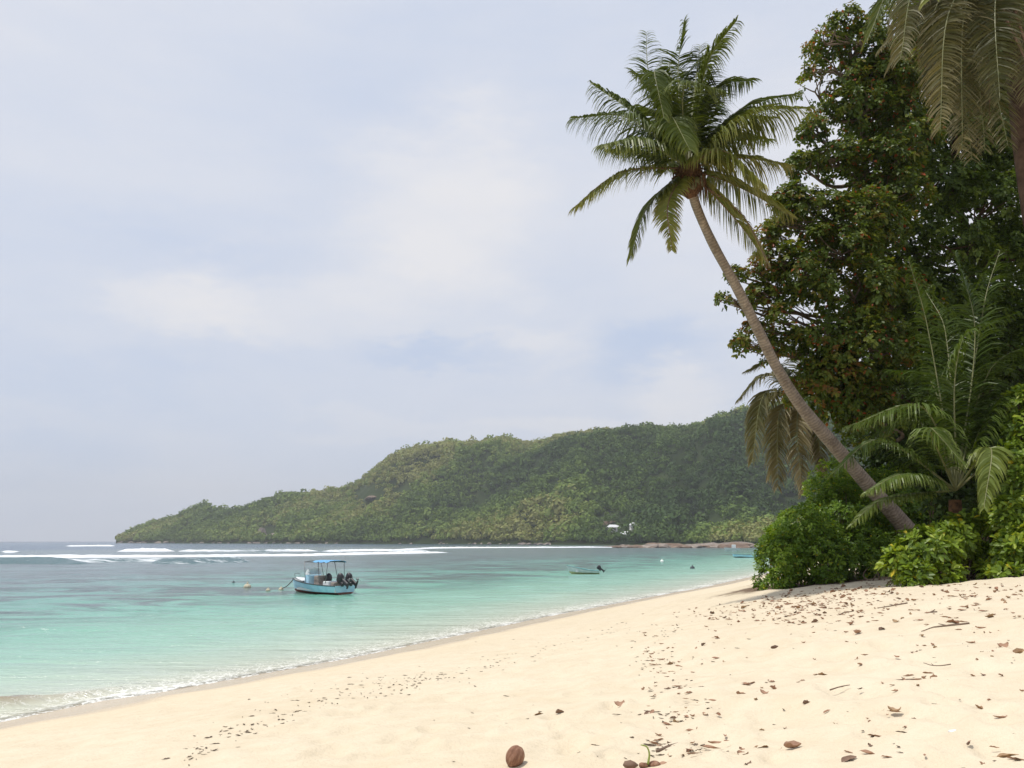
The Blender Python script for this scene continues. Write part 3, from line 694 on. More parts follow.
for k in range(46):
    a = rp.uniform(0, 6.28); p0 = hp + np.array([math.cos(a)*.25, math.sin(a)*.25, rp.uniform(-.1, .3)]); p1 = p0 + np.array([math.cos(a)*.22, math.sin(a)*.22, -rp.uniform(.2, .8)])
    mb.tube([p0, (p0+p1)/2 + [math.cos(a)*.08, math.sin(a)*.08, .05], p1], [.03, .022, .008], 5)
mb.build('hanging_sheath', M['fibre'], palm)
for k in range(7):
    a = k * .9 + .3; V, F_ = ico(2); c = hp + np.array([math.cos(a) * .36, -abs(math.sin(a)) * .34, -.12 - .1 * (k % 3)]); mk('coconut', c + V * np.array([.11, .11, .14]), F_, M['nut'], palm, smooth=True)

# --- low palm behind, left of the leaning trunk
rp = np.random.default_rng(15); Y1 = 33.0
b = at(830, 560, Y1); b[2] = gz(b[0], b[1]) - .1
p2 = empty('coconut_palm', b, 0, 'small coconut palm with drooping greyish fronds behind the leaning trunk', 'palm tree')
palm_trunk(p2, [b, at(828, 490, Y1), at(812, 440, Y1), at(800, 398, Y1)], [.2, .16, .14, .13], M['palmbark'])
for v, t2, Lm, dr, tn in [((768,374,-.3),(738,400,-.6),.75,.7,.35), ((775,362,.6),(745,372,1.0),.7,.3,.1), ((766,392,-.5),(752,462,-1.0),.9,.6,.35), ((780,412,-.6),(778,488,-.9),.85,.5,.5), ((797,430,-.8),(803,492,-1.0),.7,.4,.7),
                          ((818,372,.5),(838,385,1.0),.8,.7,.2), ((785,425,.8),(768,478,1.2),.8,.5,.45), ((815,420,-.5),(822,470,-.8),.8,.5,.5), ((800,360,1.0),(812,340,1.8),.8,.6,.2), ((775,395,1.2),(758,430,2.2),.8,.6,.3)]:
    frond(p2, fpx(Y1, (800, 398, 0), v, t2), rp, M['oldpalm'], M['rachis'], Lm=Lm * 1.2, droop=dr, tint0=tn, n=80, wid=.075)
frond(p2, fpx(Y1, (801, 402, -.1), (803, 450, -.3), (800, 498, -.4)), rp, M['drypalm'], M['dryrachis'], Lm=.5, droop=.4, tint0=.5, n=44, wid=.045, ragged=.4, label='dead pale frond hanging down')

# --- young palm in the thicket
rp = np.random.default_rng(25); Y2 = 22.6
b = at(958, 575, Y2); b[2] = gz(b[0], b[1]) - .1
p3 = empty('coconut_palm', b, 0, 'young trunkless palm arching bright green fronds out of the dark thicket', 'palm tree')
palm_trunk(p3, [b, at(957, 540, Y2), at(955, 500, Y2)], [.22, .19, .15], M['fibre'], n=60)
for v, t2, Lm, dr, tn in [
    ((922,407,-.5),(848,426,-1.0),.72,.85,.45), ((915,418,.3),(865,440,.6),.7,.8,.35), ((930,428,-1.5),(962,462,-2.2),.6,.8,.5), ((905,474,-.9),(866,492,-1.5),.55,.8,.5),
    ((880,440,-.2),(832,474,-.6),.62,.7,.35), ((882,500,-.6),(850,526,-1.0),.45,.5,.6), ((926,320,.2),(908,258,.1),.6,.8,.25), ((975,330,.6),(955,252,.9),.75,.5,.12),
    ((962,340,-.4),(1018,312,-.9),.6,.9,.3), ((1000,400,-.2),(1040,420,-.5),.8,.8,.4), ((990,370,.5),(1040,340,.9),.9,.8,.1), ((990,448,-1.2),(984,508,-2.2),.5,.7,.75),
    ((930,380,.8),(890,370,1.6),.8,.7,.1), ((985,300,.9),(1000,250,1.4),.8,.6,.1), ((945,330,1.2),(925,290,2.0),.8,.6,.1), ((1010,450,.4),(1050,480,.8),.8,.7,.2)]:
    frond(p3, fpx(Y2, (956, 490, 0), v, t2), rp, M['youngpalm'], M['rachis'], Lm=Lm * 1.35, droop=dr, tint0=tn, n=92, wid=.062, start=.2, ragged=.06, tipt=.2)

# --- tall palm at the upper right, its old fronds hanging
rp = np.random.default_rng(35); Y3 = 21.0
b = at(1060, 560, Y3); b[2] = gz(b[0], b[1]) - .1
p4 = empty('coconut_palm', b, 0, 'tall palm at the upper right edge with a curtain of old hanging fronds', 'palm tree')
palm_trunk(p4, [b, at(1052, 400, Y3), at(1040, 260, Y3), at(1026, 160, Y3), at(1016, 70, Y3), at(1006, -30, Y3)], [.34, .28, .26, .25, .24], M['darkbark'])
c4 = (1004, -58)
for v, t2, Lm, dr, tn, dy in [
    ((966,5,-1.2),(962,150,-1.6),.62,.28,.62,0), ((935,10,-1.0),(950,112,-1.5),.62,.3,.55,0), ((988,40,-1.2),(1008,146,-1.6),.62,.28,.5,0), ((960,20,-.6),(972,160,-.8),.62,.3,.7,0),
    ((928,-5,-.4),(880,50,-.8),.55,.8,.6,0), ((905,-30,.3),(866,42,.2),.6,.6,.45,0), ((940,-40,.6),(872,8,.9),.8,.6,.2,0), ((950,-90,0),(880,-60,0),.9,.6,.1,0), ((985,-110,-.5),(960,-190,-1),.9,.5,.1,0),
    ((1060,-90,0),(1120,-50,0),.9,.6,.1,0), ((1050,20,-.8),(1062,120,-1.4),.8,.5,.3,0), ((1030,30,-1.4),(1040,110,-2.0),.7,.4,.5,0), ((1030,-120,.8),(1060,-180,1.5),.9,.6,.1,0), ((970,-50,-2.0),(930,0,-3.6),.7,.7,.5,0), ((945,20,.6),(925,90,1.0),.7,.4,.3,0), ((950,10,-1.5),(940,130,-2.0),.6,.35,.66,0), ((978,25,-.9),(985,150,-1.2),.62,.3,.66,0), ((975,0,-.3),(996,120,-.5),.7,.35,.4,0), ((955,0,-.2),(955,100,-.3),.75,.4,.25,0), ((920,-20,-1),(900,60,-1.6),.6,.6,.55,0), ((925,5,-.2),(888,70,-.3),.5,.7,.7,0), ((995,10,-1.8),(1000,100,-2.4),.6,.4,.3,0)]:
    frond(p4, fpx(Y3, (*c4, 0), v, t2), rp, M['oldpalm'] if dy == 0 and v[1] > -25 else M['palm'], M['rachis'], Lm=Lm * 1.75, droop=dr * .8, tint0=tn * .7 - .05, n=140, wid=.055, ragged=.3, fwd=.5)
for v, t2 in [((1000,0,-1.4),(1026,62,-2.0)), ((1010,-10,-1.2),(1036,80,-1.8)), ((988,20,-.9),(990,120,-1.2))]:
    frond(p4, fpx(Y3, (*c4, 0), v, t2), rp, M['drypalm'], M['dryrachis'], r0=.11, Lm=.5, droop=.5, tint0=.15, n=50, wid=.035, ragged=.5, label='dead rusty brown frond')

# ------------------------------------------------------------------ broadleaf trees
def tint_almond(C, rng):
    red = fbm(C[:, 0]*.9, C[:, 1]*.9, C[:, 2]*.9, 3, 61); t = .08 + .55 * rng.random(len(C)) + np.clip(red - .52, 0, 1) * 1.0 + .22 * np.clip((9.4 - C[:, 0]) / 1.5, 0, 1) * (rng.random(len(C)) < .4); t = t[:, None] + rng.uniform(-.12, .12, (len(C), 7)); 
    return np.where(rng.random((len(C), 7)) < .035, rng.uniform(.85, 1, (len(C), 7)), np.clip(t, 0, .84))
broad_tree('sea_almond_tree', 905, 31, [(895, 500, 31), (888, 400, 30.5), (878, 300, 29.8), (870, 200, 29), (862, 110, 28.5), (850, 60, 28.3)],
  [(825, 45, 27.8, .75, 1.0, .7, .52), (862, 45, 28, .9, 1.1, .8, .46), (815, 92, 27.6, .6, .9, .7, .52), (860, 110, 28, 1.1, 1.2, .9, .44), (812, 130, 27.6, .5, .8, .45, .50), (800, 165, 27.5, .5, .8, .4, .50), (822, 72, 27.8, .7, .8, .6, .52), (790, 200, 27.4, .6, .8, .5, .46), (765, 238, 27.3, .5, .7, .4, .48), (735, 275, 27.3, .35, .5, .28, .45), (722, 300, 27.3, .25, .35, .2, .42), (740, 345, 27.4, .3, .5, .3, .44), (845, 22, 28, .6, .8, .4, .48), (892, 30, 28.8, 1.1, 1.2, .9, .42), (915, 60, 29, 1.2, 1.3, 1.0, .38), (872, 75, 28.2, .9, 1, .8, .42), (895, 80, 28.4, 1.1, 1.4, 1.2), (835, 160, 27.8, .8, 1.1, .6, .42), (880, 165, 28, 1.2, 1.4, .8),
   (815, 215, 27.5, 1.3, 1.4, .8), (862, 228, 27.5, 1.6, 1.6, 1.1), (778, 262, 27.3, .85, 1.1, .7), (805, 275, 27.2, 1.1, 1.3, .8), (850, 290, 27.0, 1.5, 1.6, 1.0), (762, 292, 27.5, .45, .8, .45), (788, 318, 27.5, .8, 1.1, .7),
   (825, 340, 27.5, 1.2, 1.4, 1.0), (870, 350, 27.3, 1.5, 1.6, 1.2), (812, 390, 28, .9, 1.2, .7), (752, 330, 27.6, .4, .6, .35), (855, 400, 28, 1.2, 1.3, .8), (905, 140, 28.3, 1.2, 1.4, 1.0), (890, 195, 27.8, 1.4, 1.3, 1.0), (838, 250, 27, 1.3, 1.3, .9), (895, 300, 28, 1.5, 1.4, 1.2), (835, 375, 27.6, 1.1, 1.2, .9), (885, 115, 28.6, 1.2, 1.3, 1.1), (775, 225, 27.4, .35, .6, .3), (770, 350, 28, .5, .7, .5), (845, 80, 28, .8, 1, .7, .48), (870, 420, 28.2, 1.1, 1.2, .9), (745, 305, 27.5, .25, .5, .25)],
  M['almond'], M['bark'], 40, 7, .165, .10, tint_almond, 'sea almond tree with reddening leaves and sky showing through, right behind the leaning palm', 'tree', hole=.36, r0=.2, seed=3)
def tint_green(C, rng): return np.clip(.1 + .75 * rng.random(len(C))[:, None] + rng.uniform(-.15, .15, (len(C), 7)), 0, 1)
broad_tree('broadleaf_tree', 985, 33, [(985, 480, 33), (980, 380, 33), (970, 300, 32.6), (960, 220, 32), (955, 140, 31.6), (945, 90, 31.5)],
  [(925, 95, 31, 1.8, 2, 1.6), (985, 90, 31, 2.0, 2, 1.8), (930, 190, 30, 1.9, 1.9, 1.1), (985, 205, 30, 2.0, 2, 1.2), (1030, 170, 31, 2.2, 2, 1.8), (895, 245, 29.6, 1.5, 1.6, 1.0), (945, 245, 29.5, 1.7, 1.7, .8),
   (905, 330, 29.5, 1.6, 1.6, 1.2), (890, 395, 29.3, 1.7, 1.6, 1.2), (920, 360, 31, 1.8, 1.6, 1.4), (1020, 260, 31, 2.0, 1.8, 1.1), (1040, 360, 30, 2.2, 1.8, 1.8), (985, 390, 31.5, 2.2, 1.6, 1.6), (940, 430, 31, 2, 1.6, 1.6), (1030, 60, 31, 2.2, 2, 2), (960, 150, 30.5, 2, 1.8, 1.5), (960, 300, 30.2, 1.8, 1.6, 1.2), (1000, 320, 30.5, 1.8, 1.6, 1.3), (930, 300, 30, 1.3, 1.4, 1.0), (960, 365, 30.5, 1.6, 1.5, 1.3), (905, 285, 30, 1.3, 1.4, 1.0), (950, 40, 31.5, 1.5, 1.6, 1.2), (1000, 250, 30.4, 1.6, 1.5, 1.0)],
  M['takamaka'], M['darkbark'], 27, 7, .18, .11, tint_green, 'dense dark green tree with glossy leaves filling the right of the thicket', 'tree', hole=.30, r0=.24, seed=4)
broad_tree('broadleaf_tree', 1080, 34, [(1080, 450, 34), (1078, 300, 34), (1070, 200, 34), (1065, 100, 34), (1060, 20, 34)],
  [(1060, 60, 34, 2.8, 2.4, 2.4), (1090, 160, 34, 3.0, 2.4, 2.4), (1050, 250, 34, 2.6, 2.2, 1.8), (1110, 330, 34, 3, 2.4, 2.4), (1050, 420, 33, 2.8, 2, 2.2), (1150, 220, 35, 3, 2.5, 3), (1000, 10, 35, 2.4, 2, 1.6), (935, 20, 34.5, 1.8, 2, 1.3), (1130, 430, 33, 3, 2, 2.4), (1160, 80, 36, 3, 2.5, 3), (1000, 330, 35, 2, 1.8, 1.6), (975, 130, 35, 2.4, 2, 2)],
  M['takamaka'], M['darkbark'], 15, 7, .24, .14, tint_green, 'shadowy tree at the far right edge behind the tall palm', 'tree', hole=.24, r0=.3, seed=5)

# ------------------------------------------------------------------ shrubs
def shrub(name, base_px, base_py, baseY, clumps_px, mat, dens, k, L, W, tf, label, seed, hole=.35, inner=.35, cat='shrub', group=None, low=.9, hi=.95):
    rng = np.random.default_rng(seed); b = at(base_px, base_py, baseY); b[2] = gz(b[0], b[1]); e = empty(name, b, 0, label, cat, group)
    cl = px_clumps(clumps_px); mb = MB()
    for (c, r) in [q[:2] for q in cl]:
        for _ in range(5):
            u = rng.normal(size=3); u[2] = abs(u[2]); u /= np.linalg.norm(u); t_ = np.array(c) + u * np.array(r) * rng.uniform(.5, .9)
            s0 = np.array([b[0] + (c[0] - b[0]) * .7 + rng.uniform(-.3, .3), b[1] + (c[1] - b[1]) * .7 + rng.uniform(-.3, .3), 0]); s0[2] = gz(s0[0], s0[1]) - .03
            mb.tube(spline([s0, (s0 + t_) / 2 + rng.normal(scale=.12, size=3), t_], 9), np.linspace(.022, .007, 9), 6)
    mb.build('stem', M['twig'], e, smooth=True)
    C, U = clump_points(cl, dens, rng, hole, inner, low, 1.3); zz = zland(C[:, 0], C[:, 1], False); kp = C[:, 2] > zz + .04; C, U = C[kp], U[kp]
    ax = U + np.array([0, 0, .75]) + rng.normal(scale=.25, size=U.shape)
    V, F_, tv = rosettes(C, ax, k, L, W, tf(C, rng, k), rng, -.1, hi, .12)
    mk('foliage', V, F_, mat, e, attrs={'tint': np.clip(tv, 0, 1)}); return e
def ts(C, rng, k):
    t = .05 + .75 * rng.random((len(C), 1)) + rng.uniform(-.15, .15, (len(C), k)); return np.where(rng.random((len(C), k)) < .012, 1.0, np.clip(t, 0, .93))
shrub('scaevola_bush', 815, 582, 27.5,
  [(782, 560, 26.3, .75, .9, .75), (775, 580, 26.2, .6, .7, .45), (805, 535, 26.8, .95, 1.1, .9), (820, 560, 26.6, 1.0, 1.1, .85), (845, 520, 28, 1.2, 1.3, 1.2), (858, 553, 27.4, 1.1, 1.1, .9), (835, 485, 29, 1.0, 1.1, .8), (885, 545, 28.4, 1.0, 1.2, 1.0), (880, 505, 29.2, 1.2, 1.3, 1.1), (790, 545, 28, .8, .9, .7), (905, 500, 30, 1.2, 1.2, 1.2)],
  M['scaevola'], 62, 9, .135, .06, ts, 'large rounded bright green bush at the left foot of the thicket, above the water', 21)
shrub('scaevola_bush', 935, 590, 21.4,
  [(925, 548, 21.2, .62, .6, .42), (905, 562, 20.9, .42, .45, .36), (950, 540, 21.5, .5, .55, .38), (918, 578, 20.5, .32, .35, .28), (940, 570, 21, .4, .4, .28), (972, 556, 22, .36, .4, .35), (960, 525, 22, .3, .3, .22), (990, 520, 22.3, .3, .3, .25)],
  M['scaevola2'], 40, 11, .245, .09, ts, 'low yellow-green bush on the sand edge in front of the palm base', 22, .30, .35)
shrub('scaevola_bush', 1030, 590, 21.0,
  [(1022, 470, 21.5, .5, .6, .7), (1030, 430, 22, .5, .6, .5), (1010, 520, 21.3, .42, .5, .5), (1028, 550, 20.7, .75, .6, .5), (1040, 500, 21.5, .8, .8, .9), (1008, 575, 20.4, .32, .4, .2), (1060, 560, 20.8, .9, .8, .8), (990, 570, 21.2, .2, .3, .15), (1024, 400, 22, .3, .4, .3)],
  M['scaevola2'], 40, 11, .23, .088, ts, 'tall yellow-green bush cut by the right edge of the view', 23, .32, .35)
def tu(C, rng, k): return np.clip(.1 + .7 * rng.random((len(C), 1)) + rng.uniform(-.1, .1, (len(C), k)), 0, 1)
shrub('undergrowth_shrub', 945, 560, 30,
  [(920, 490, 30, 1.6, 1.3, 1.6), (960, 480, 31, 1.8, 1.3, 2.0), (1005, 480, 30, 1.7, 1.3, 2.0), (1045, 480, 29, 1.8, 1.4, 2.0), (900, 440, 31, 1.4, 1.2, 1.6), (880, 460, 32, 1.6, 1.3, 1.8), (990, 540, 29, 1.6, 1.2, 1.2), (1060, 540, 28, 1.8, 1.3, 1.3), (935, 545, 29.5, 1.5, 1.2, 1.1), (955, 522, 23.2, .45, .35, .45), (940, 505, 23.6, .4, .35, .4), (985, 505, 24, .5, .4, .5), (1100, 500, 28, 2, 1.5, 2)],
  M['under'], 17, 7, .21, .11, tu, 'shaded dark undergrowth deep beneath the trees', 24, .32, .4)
shrub('vine_shrub', 985, 585, 22.6, [(968, 575, 22.3, .35, .3, .14), (990, 578, 22.2, .3, .3, .12), (1003, 583, 21.6, .28, .3, .1)], M['scaevola'], 60, 7, .11, .05, ts, 'patch of small green creeping leaves between the two yellow-green bushes', 27)
shrub('creeping_plant', 876, 566, 25.2, [(876, 566, 25.2, .18, .2, .16)], M['scaevola2'], 60, 7, .13, .055, ts, 'tiny yellow-green sprig alone on the shaded sand strip', 31, cat='plant')
shrub('creeping_plant', 900, 578, 22.6, [(897, 584, 22.0, .22, .2, .10), (905, 576, 22.6, .2, .2, .12)], M['scaevola2'], 55, 7, .13, .055, ts, 'ragged low sprigs at the left foot of the yellow-green bush', 32, cat='plant')
# bare twigs
mb = MB(); rg = np.random.default_rng(8); b = at(968, 584, 21.9); b[2] = gz(b[0], b[1]); e = empty('dead_twigs', b, 0, 'tangle of bare dead twigs between the two front bushes', 'twigs')
for k in range(34):
    a = b + np.array([rg.uniform(-.5, .6), rg.uniform(-.3, .5), 0]); a[2] = gz(a[0], a[1]); d = np.array([rg.uniform(-1, 1), rg.uniform(-.4, .4), rg.uniform(.15, 1.0)]); L = rg.uniform(.4, 1.1)
    mb.tube(spline([a, a + d*L*.5 + rg.normal(scale=.07, size=3), a + d*L + rg.normal(scale=.1, size=3)], 7), np.linspace(.016, .005, 7), 5)
mb.build('twig', M['twig'], e)

# ------------------------------------------------------------------ litter on the sand
def leafdry(name, c1, c2, c3):
    nt = NT(name); nz = noise(nt, 9, 5, .6); oi = nt.t.nodes.new('ShaderNodeObjectInfo')
    c = nt.ramp(nz, [(.3, c2), (.65, c1)]); c = nt.mix(nt.mrange(oi.outputs['Random'], 0, 1, 0, .7), c, c3); nt.surf(prin(nt, c, .75, .25, 0, bump(nt, noise(nt, 30, 3), .4, .01))); return nt.m
M['dry1'] = leafdry('dry_leaf_brown', (.36, .20, .125), (.20, .105, .065), (.45, .29, .20)); M['dry2'] = leafdry('dry_leaf_dark', (.20, .12, .08), (.10, .06, .04), (.26, .17, .12)); M['dry3'] = leafdry('dry_leaf_tan', (.36, .22, .12), (.24, .13, .07), (.42, .30, .18))
def leaf_mesh(seed, curl, fold):
    rg = np.random.default_rng(seed); nu, nv = 9, 5; V = []
    for i in range(nu):
        u = i / (nu - 1); w = .30 * math.sin(PI * (u ** .75) * .97 + .05) ** .8 + .006
        for j in range(nv):
            v = (j / (nv - 1) - .5) * 2; xx = u - .5; yy = v * w; w *= 1 + .25 * math.sin(u * 17 + seed * 2 + (3 if v > 0 else 0)) * (abs(v) > .6); yy = v * w; zz = abs(v) ** 1.5 * fold * w * 2 + curl * (xx * 2) ** 2 * .22 + rg.uniform(-.035, .035) + .22 * math.sin(seed * 1.7 + xx * 5) * v * w * 2
            if curl > .8: a = xx * 2.4 * curl; xx = math.sin(a) / (2.4 * curl); zz += (1 - math.cos(a)) / (2.4 * curl) * .6
            V.append((xx, yy * (1 - .25 * abs(fold)), zz + .02))
    F_ = [(i*nv+j, (i+1)*nv+j, (i+1)*nv+j+1, i*nv+j+1) for i in range(nu-1) for j in range(nv-1)]
    st = tube([(-.5, 0, .02 + V[2][2]*.5), (-.58, .01, .05), (-.66, .03, .06)], [.012, .009, .007], 5); n = len(V)
    return V + [tuple(v) for v in st[0]], F_ + [tuple(i + n for i in f) for f in st[1]]
lproto = {}
def dry_leaf(p, size, kind, mt, rot, label, group=None):
    key = (kind, mt)
    if key not in lproto:
        V, F_ = leaf_mesh(kind + 3, [.3, .9, 1.3, .5, -.6, 1.0][kind], [.5, .9, .4, 1.3, .7, -.5][kind]); o = mk('dry_leaf', V, F_, M[mt], smooth=True); lproto[key] = o.data
    else: o = bpy.data.objects.new('dry_leaf', lproto[key]); col.objects.link(o)
    o.location = p; o.scale = (size, size, size * .5); o.rotation_euler = rot; tag(o, label, 'leaf', group); return o
big = [(620, 703, .26, 'dry1', 2, 'big curled brown leaf alone on the open sand, left of the dark litter'), (539, 712, .17, 'dry3', 0, 'flat reddish-tan leaf lying near the curled dark leaf, above the coconut'), (560, 711, .15, 'dry2', 3, 'small dark twisted leaf lying right beside a flat tan leaf'),
       (895, 713, .24, 'dry3', 2, 'rounded brown leaf standing on its edge at lower right'), (881, 721, .12, 'dry3', 0, 'small tan leaf just left of the rounded brown upright leaf'), (1004, 645, .26, 'dry1', 2, 'large brown leaf at the right with a tan leaf beside it'), (1019, 649, .26, 'dry3', 1, 'tan folded leaf cut by the right edge of the view'), (927, 680, .20, 'dry1', 2, 'cupped brown leaf in the middle of the right-hand sand'),
       (793, 744, .25, 'dry1', 1, 'pair-shaped crumpled brown leaf near the bottom edge'), (764, 743, .26, 'dry3', 0, 'long pale tan leaf near the bottom, left of a crumpled brown one'), (743, 751, .20, 'dry1', 2, 'peaked brown leaf nearest the bottom, with a leaning tip'), (1012, 748, .28, 'dry3', 0, 'long flat tan leaf at the lower right corner'),
       (764, 692, .20, 'dry1', 2, 'dark brown curled leaf at right end of a pair on mid sand'), (741, 694, .18, 'dry1', 1, 'brown curled leaf at left end of a pair on mid sand'), (823, 672, .17, 'dry3', 0, 'pale round leaf lying beside a tiny dark one in mid sand'), (849, 712, .14, 'dry2', 0, 'small narrow dark leaf'), 
       (915, 652, .18, 'dry2', 2, 'dark brown leaf with raised tip on the upper right sand'), (896, 621, .22, 'dry3', 2, 'upright orange-tan leaf on the upper right sand'), (858, 632, .26, 'dry1', 1, 'wide brown leaf on the sand below the front bush'), (990, 616, .28, 'dry3', 0, 'wide tan leaf below the right-edge bush'), (954, 622, .30, 'dry1', 4, 'long brown boat-shaped leaf below the right-edge bush'), (882, 628, .2, 'dry2', 4, 'narrow dark leaf beside the upright orange-tan one'), (849, 756, .2, 'dry2', 0, 'flat dark leaf close to the bottom edge at right'), (775, 557 + 90, .2, 'dry2', 1, 'dark leaf on upper middle sand'), (952, 711, .16, 'dry2', 0, 'thin dark leaf right of the rounded upright leaf')]
for (px, py, s0, mt, kd, lb) in big:
    g = ground(px, py + 2); g[2] = gz(g[0], g[1]) + .002; dry_leaf(tuple(g), s0 * .62, kd, mt, (rnd.uniform(-.3, .3), rnd.uniform(-.3, .3), rnd.uniform(-.6, .6)), lb)
cnt = 0
def lit_pts(n, rng):
    """leaf positions: thick under the trees, thinning towards the water and the camera"""
    L_ = []
    while len(L_) < n:
        k = rng.random()
        if k < .70: x_ = rng.normal(815, 62); y_ = 576 + (900 - x_) * .13 + abs(rng.normal(0, 1)) * (12 + max(0, x_ - 740) * .05) + rng.uniform(0, 6)
        elif k < .80: x_ = rng.uniform(940, 1024); y_ = 584 + abs(rng.normal(0, 22))
        elif k < .87: t_ = rng.random(); x_ = 640 + 60 * t_ + rng.normal(0, 16); y_ = 640 + 120 * t_ ** 1.3 + rng.normal(0, 8)
        else: x_ = rng.uniform(640, 1024); y_ = rng.uniform(605, 762)
        if 640 < x_ < 1035 and 574 < y_ < 765 and not (x_ < 760 and y_ < 600 + (760 - x_) * .12): L_.append((x_, y_))
    return L_
rl = np.random.default_rng(99)
for (px, py) in lit_pts(268, rl):
    g = ground(px, py); s0 = rl.uniform(.07, .145) * float(np.interp(g[1], [7, 20], [.5, 1])); mt = ['dry1', 'dry1', 'dry2', 'dry3'][rl.integers(4)]
    dry_leaf((g[0], g[1], gz(g[0], g[1]) + .004), s0, int(rl.integers(6)), mt, (rl.uniform(-.5, .5), rl.uniform(-.5, .5), rl.uniform(0, 6.3)), 'small curled brown dry leaf among many scattered over the upper beach', 'dry leaves scattered over the upper beach')
# the uncountable rest
def litter(name, pts, size, mat, label, flat=.35):
    Vs = []; Fs = []; n = 0; base = [leaf_mesh(40 + k, [.5, 1.1, .8][k], .6) for k in range(3)]
    for (px, py) in pts:
        g = ground(px, py); z0 = gz(g[0], g[1]); V0, F0 = base[rl.integers(3)]; V0 = np.array(V0) * size * rl.uniform(.4, 1.3); V0[:, 1] *= rl.uniform(.3, 1); V0[:, 2] *= flat * 2
        a = rl.uniform(0, 6.28); c_, s__ = math.cos(a), math.sin(a); V0[:, 2] *= .6; V0[:, 0] *= rl.uniform(.8, 1.9); V1 = np.stack([V0[:, 0]*c_ - V0[:, 1]*s__ + g[0], V0[:, 0]*s__ + V0[:, 1]*c_ + g[1], V0[:, 2] + z0 + .003], 1)
        Vs.append(V1); Fs += [tuple(i + n for i in f) for f in F0]; n += len(V1)
    o = mk(name, np.concatenate(Vs), Fs, mat, smooth=True); tag(o, label, 'litter', kind='stuff'); return o
litter('leaf_litter', lit_pts(700, rl), .075, M['dry1'], 'thin scatter of brown leaf crumbs on the upper beach')
pts = []
for k in range(230):
    t_ = rl.random(); x_ = 175 + 260 * t_ + rl.normal(0, 12); y_ = 762 - 82 * t_ - 18 * math.sin(t_ * PI) + rl.normal(0, 9 * (1 - .5 * t_)); 
    if y_ < 766: pts.append((x_, y_))
for k in range(110):
    t_ = rl.random(); pts.append((400 + 230 * t_, 688 - 62 * t_ + rl.normal(0, 4)))
for k in range(150):
    t_ = rl.random(); c_ = [(700, 750), (668, 715), (690, 690), (650, 668), (655, 655), (640, 640), (672, 632), (700, 708), (655, 745)][rl.integers(9)]; pts.append((c_[0] + rl.normal(0, 15), min(765, c_[1] + rl.normal(0, 5))))
for k in range(90): pts.append((rl.uniform(420, 1020), rl.uniform(630, 764)))
M['weed'] = leafdry('dry_seaweed', (.14, .10, .07), (.07, .05, .035), (.22, .17, .12))
litter('seaweed_litter', pts, .05, M['weed'], 'dark flecks of dry seaweed and twig bits along the tide lines', .3)
def stick(px, py, L, rot, r=.008, label='', bend=.1):
    g = ground(px, py); g[2] = gz(g[0], g[1]) + r; d = np.array([math.cos(rot), math.sin(rot), 0]); nn_ = np.array([-d[1], d[0], 0]); P = spline([g - d*L/2, g + nn_*bend*L, g + d*L/2], 12); P[:, 2] = [gz(q[0], q[1]) + r * .8 for q in P]
    mb = MB(); mb.tube(P, np.linspace(r, r*.5, 12), 6); mb.tube([P[5], P[5] + d*L*.18 - nn_*L*.16 + [0, 0, .01]], [r*.7, r*.4], 5); P0 = P.mean(0)
    mb.V = [v - P0 for v in mb.V]; o = mb.build('twig', M['twig'], None, smooth=True); o.location = tuple(P0); tag(o, label, 'twig')
stick(945, 626, .55, 2.6, .012, 'thin forked stick below the right-edge bush'); stick(842, 612, .5, .4, .012, 'crooked thin stick lying left of the front bush'); stick(840, 688, .2, .2, .007, 'short straight twig on middle right sand')
stick(937, 663, .28, 2.2, .006, 'small curved twig right of the cupped brown leaf', .3); stick(905, 679, .3, 2.3, .008, 'short dark twig left of the cupped brown leaf'); stick(893, 607, .45, 2.5, .012, 'pale stick lying behind the upright orange-tan leaf')
stick(936, 612, .4, 1.2, .01, 'pale stick farthest right of the thin sticks', .2); stick(668, 746, .32, .85, .014, 'stout dark stick pointing away from the sprouting coconut', .05)

# coconut
g = ground(515, 764); g[2] = gz(g[0], g[1])
V, F_ = ico(5); an = np.arctan2(V[:, 1], V[:, 0]); r_ = 1 + .035 * np.cos(3 * an) * np.sqrt(np.clip(1 - V[:, 2] ** 2, 0, 1)) + .05 * (fbm(V[:,0]*3, V[:,1]*3, V[:,2]*2, 4, 6) - .5) + .03 * (vnoise(an * 9, V[:, 2] * 1.2, s=3) - .5)
nt = NT('coconut_husk'); oc = co(nt); st = noise(nt, 5, 6, .7, mapping(nt, oc, (5, 5, .8))); c = nt.ramp(st, [(.3, (.14, .07, .045)), (.5, (.30, .16, .105)), (.68, (.46, .29, .20))]); nt.surf(prin(nt, c, .9, .15, 0, bump(nt, noise(nt, 22, 5, .7, mapping(nt, oc, (5, 5, .6))), .8, .02)))
o = mk('coconut', V * r_[:, None] * np.array([.073, .073, .088]), F_, nt.m, smooth=True); o.location = (g[0], g[1], g[2] + .07); o.rotation_euler = (.25, .35, .4); tag(o, 'round brown fallen coconut resting on pale sand near the bottom edge', 'coconut')
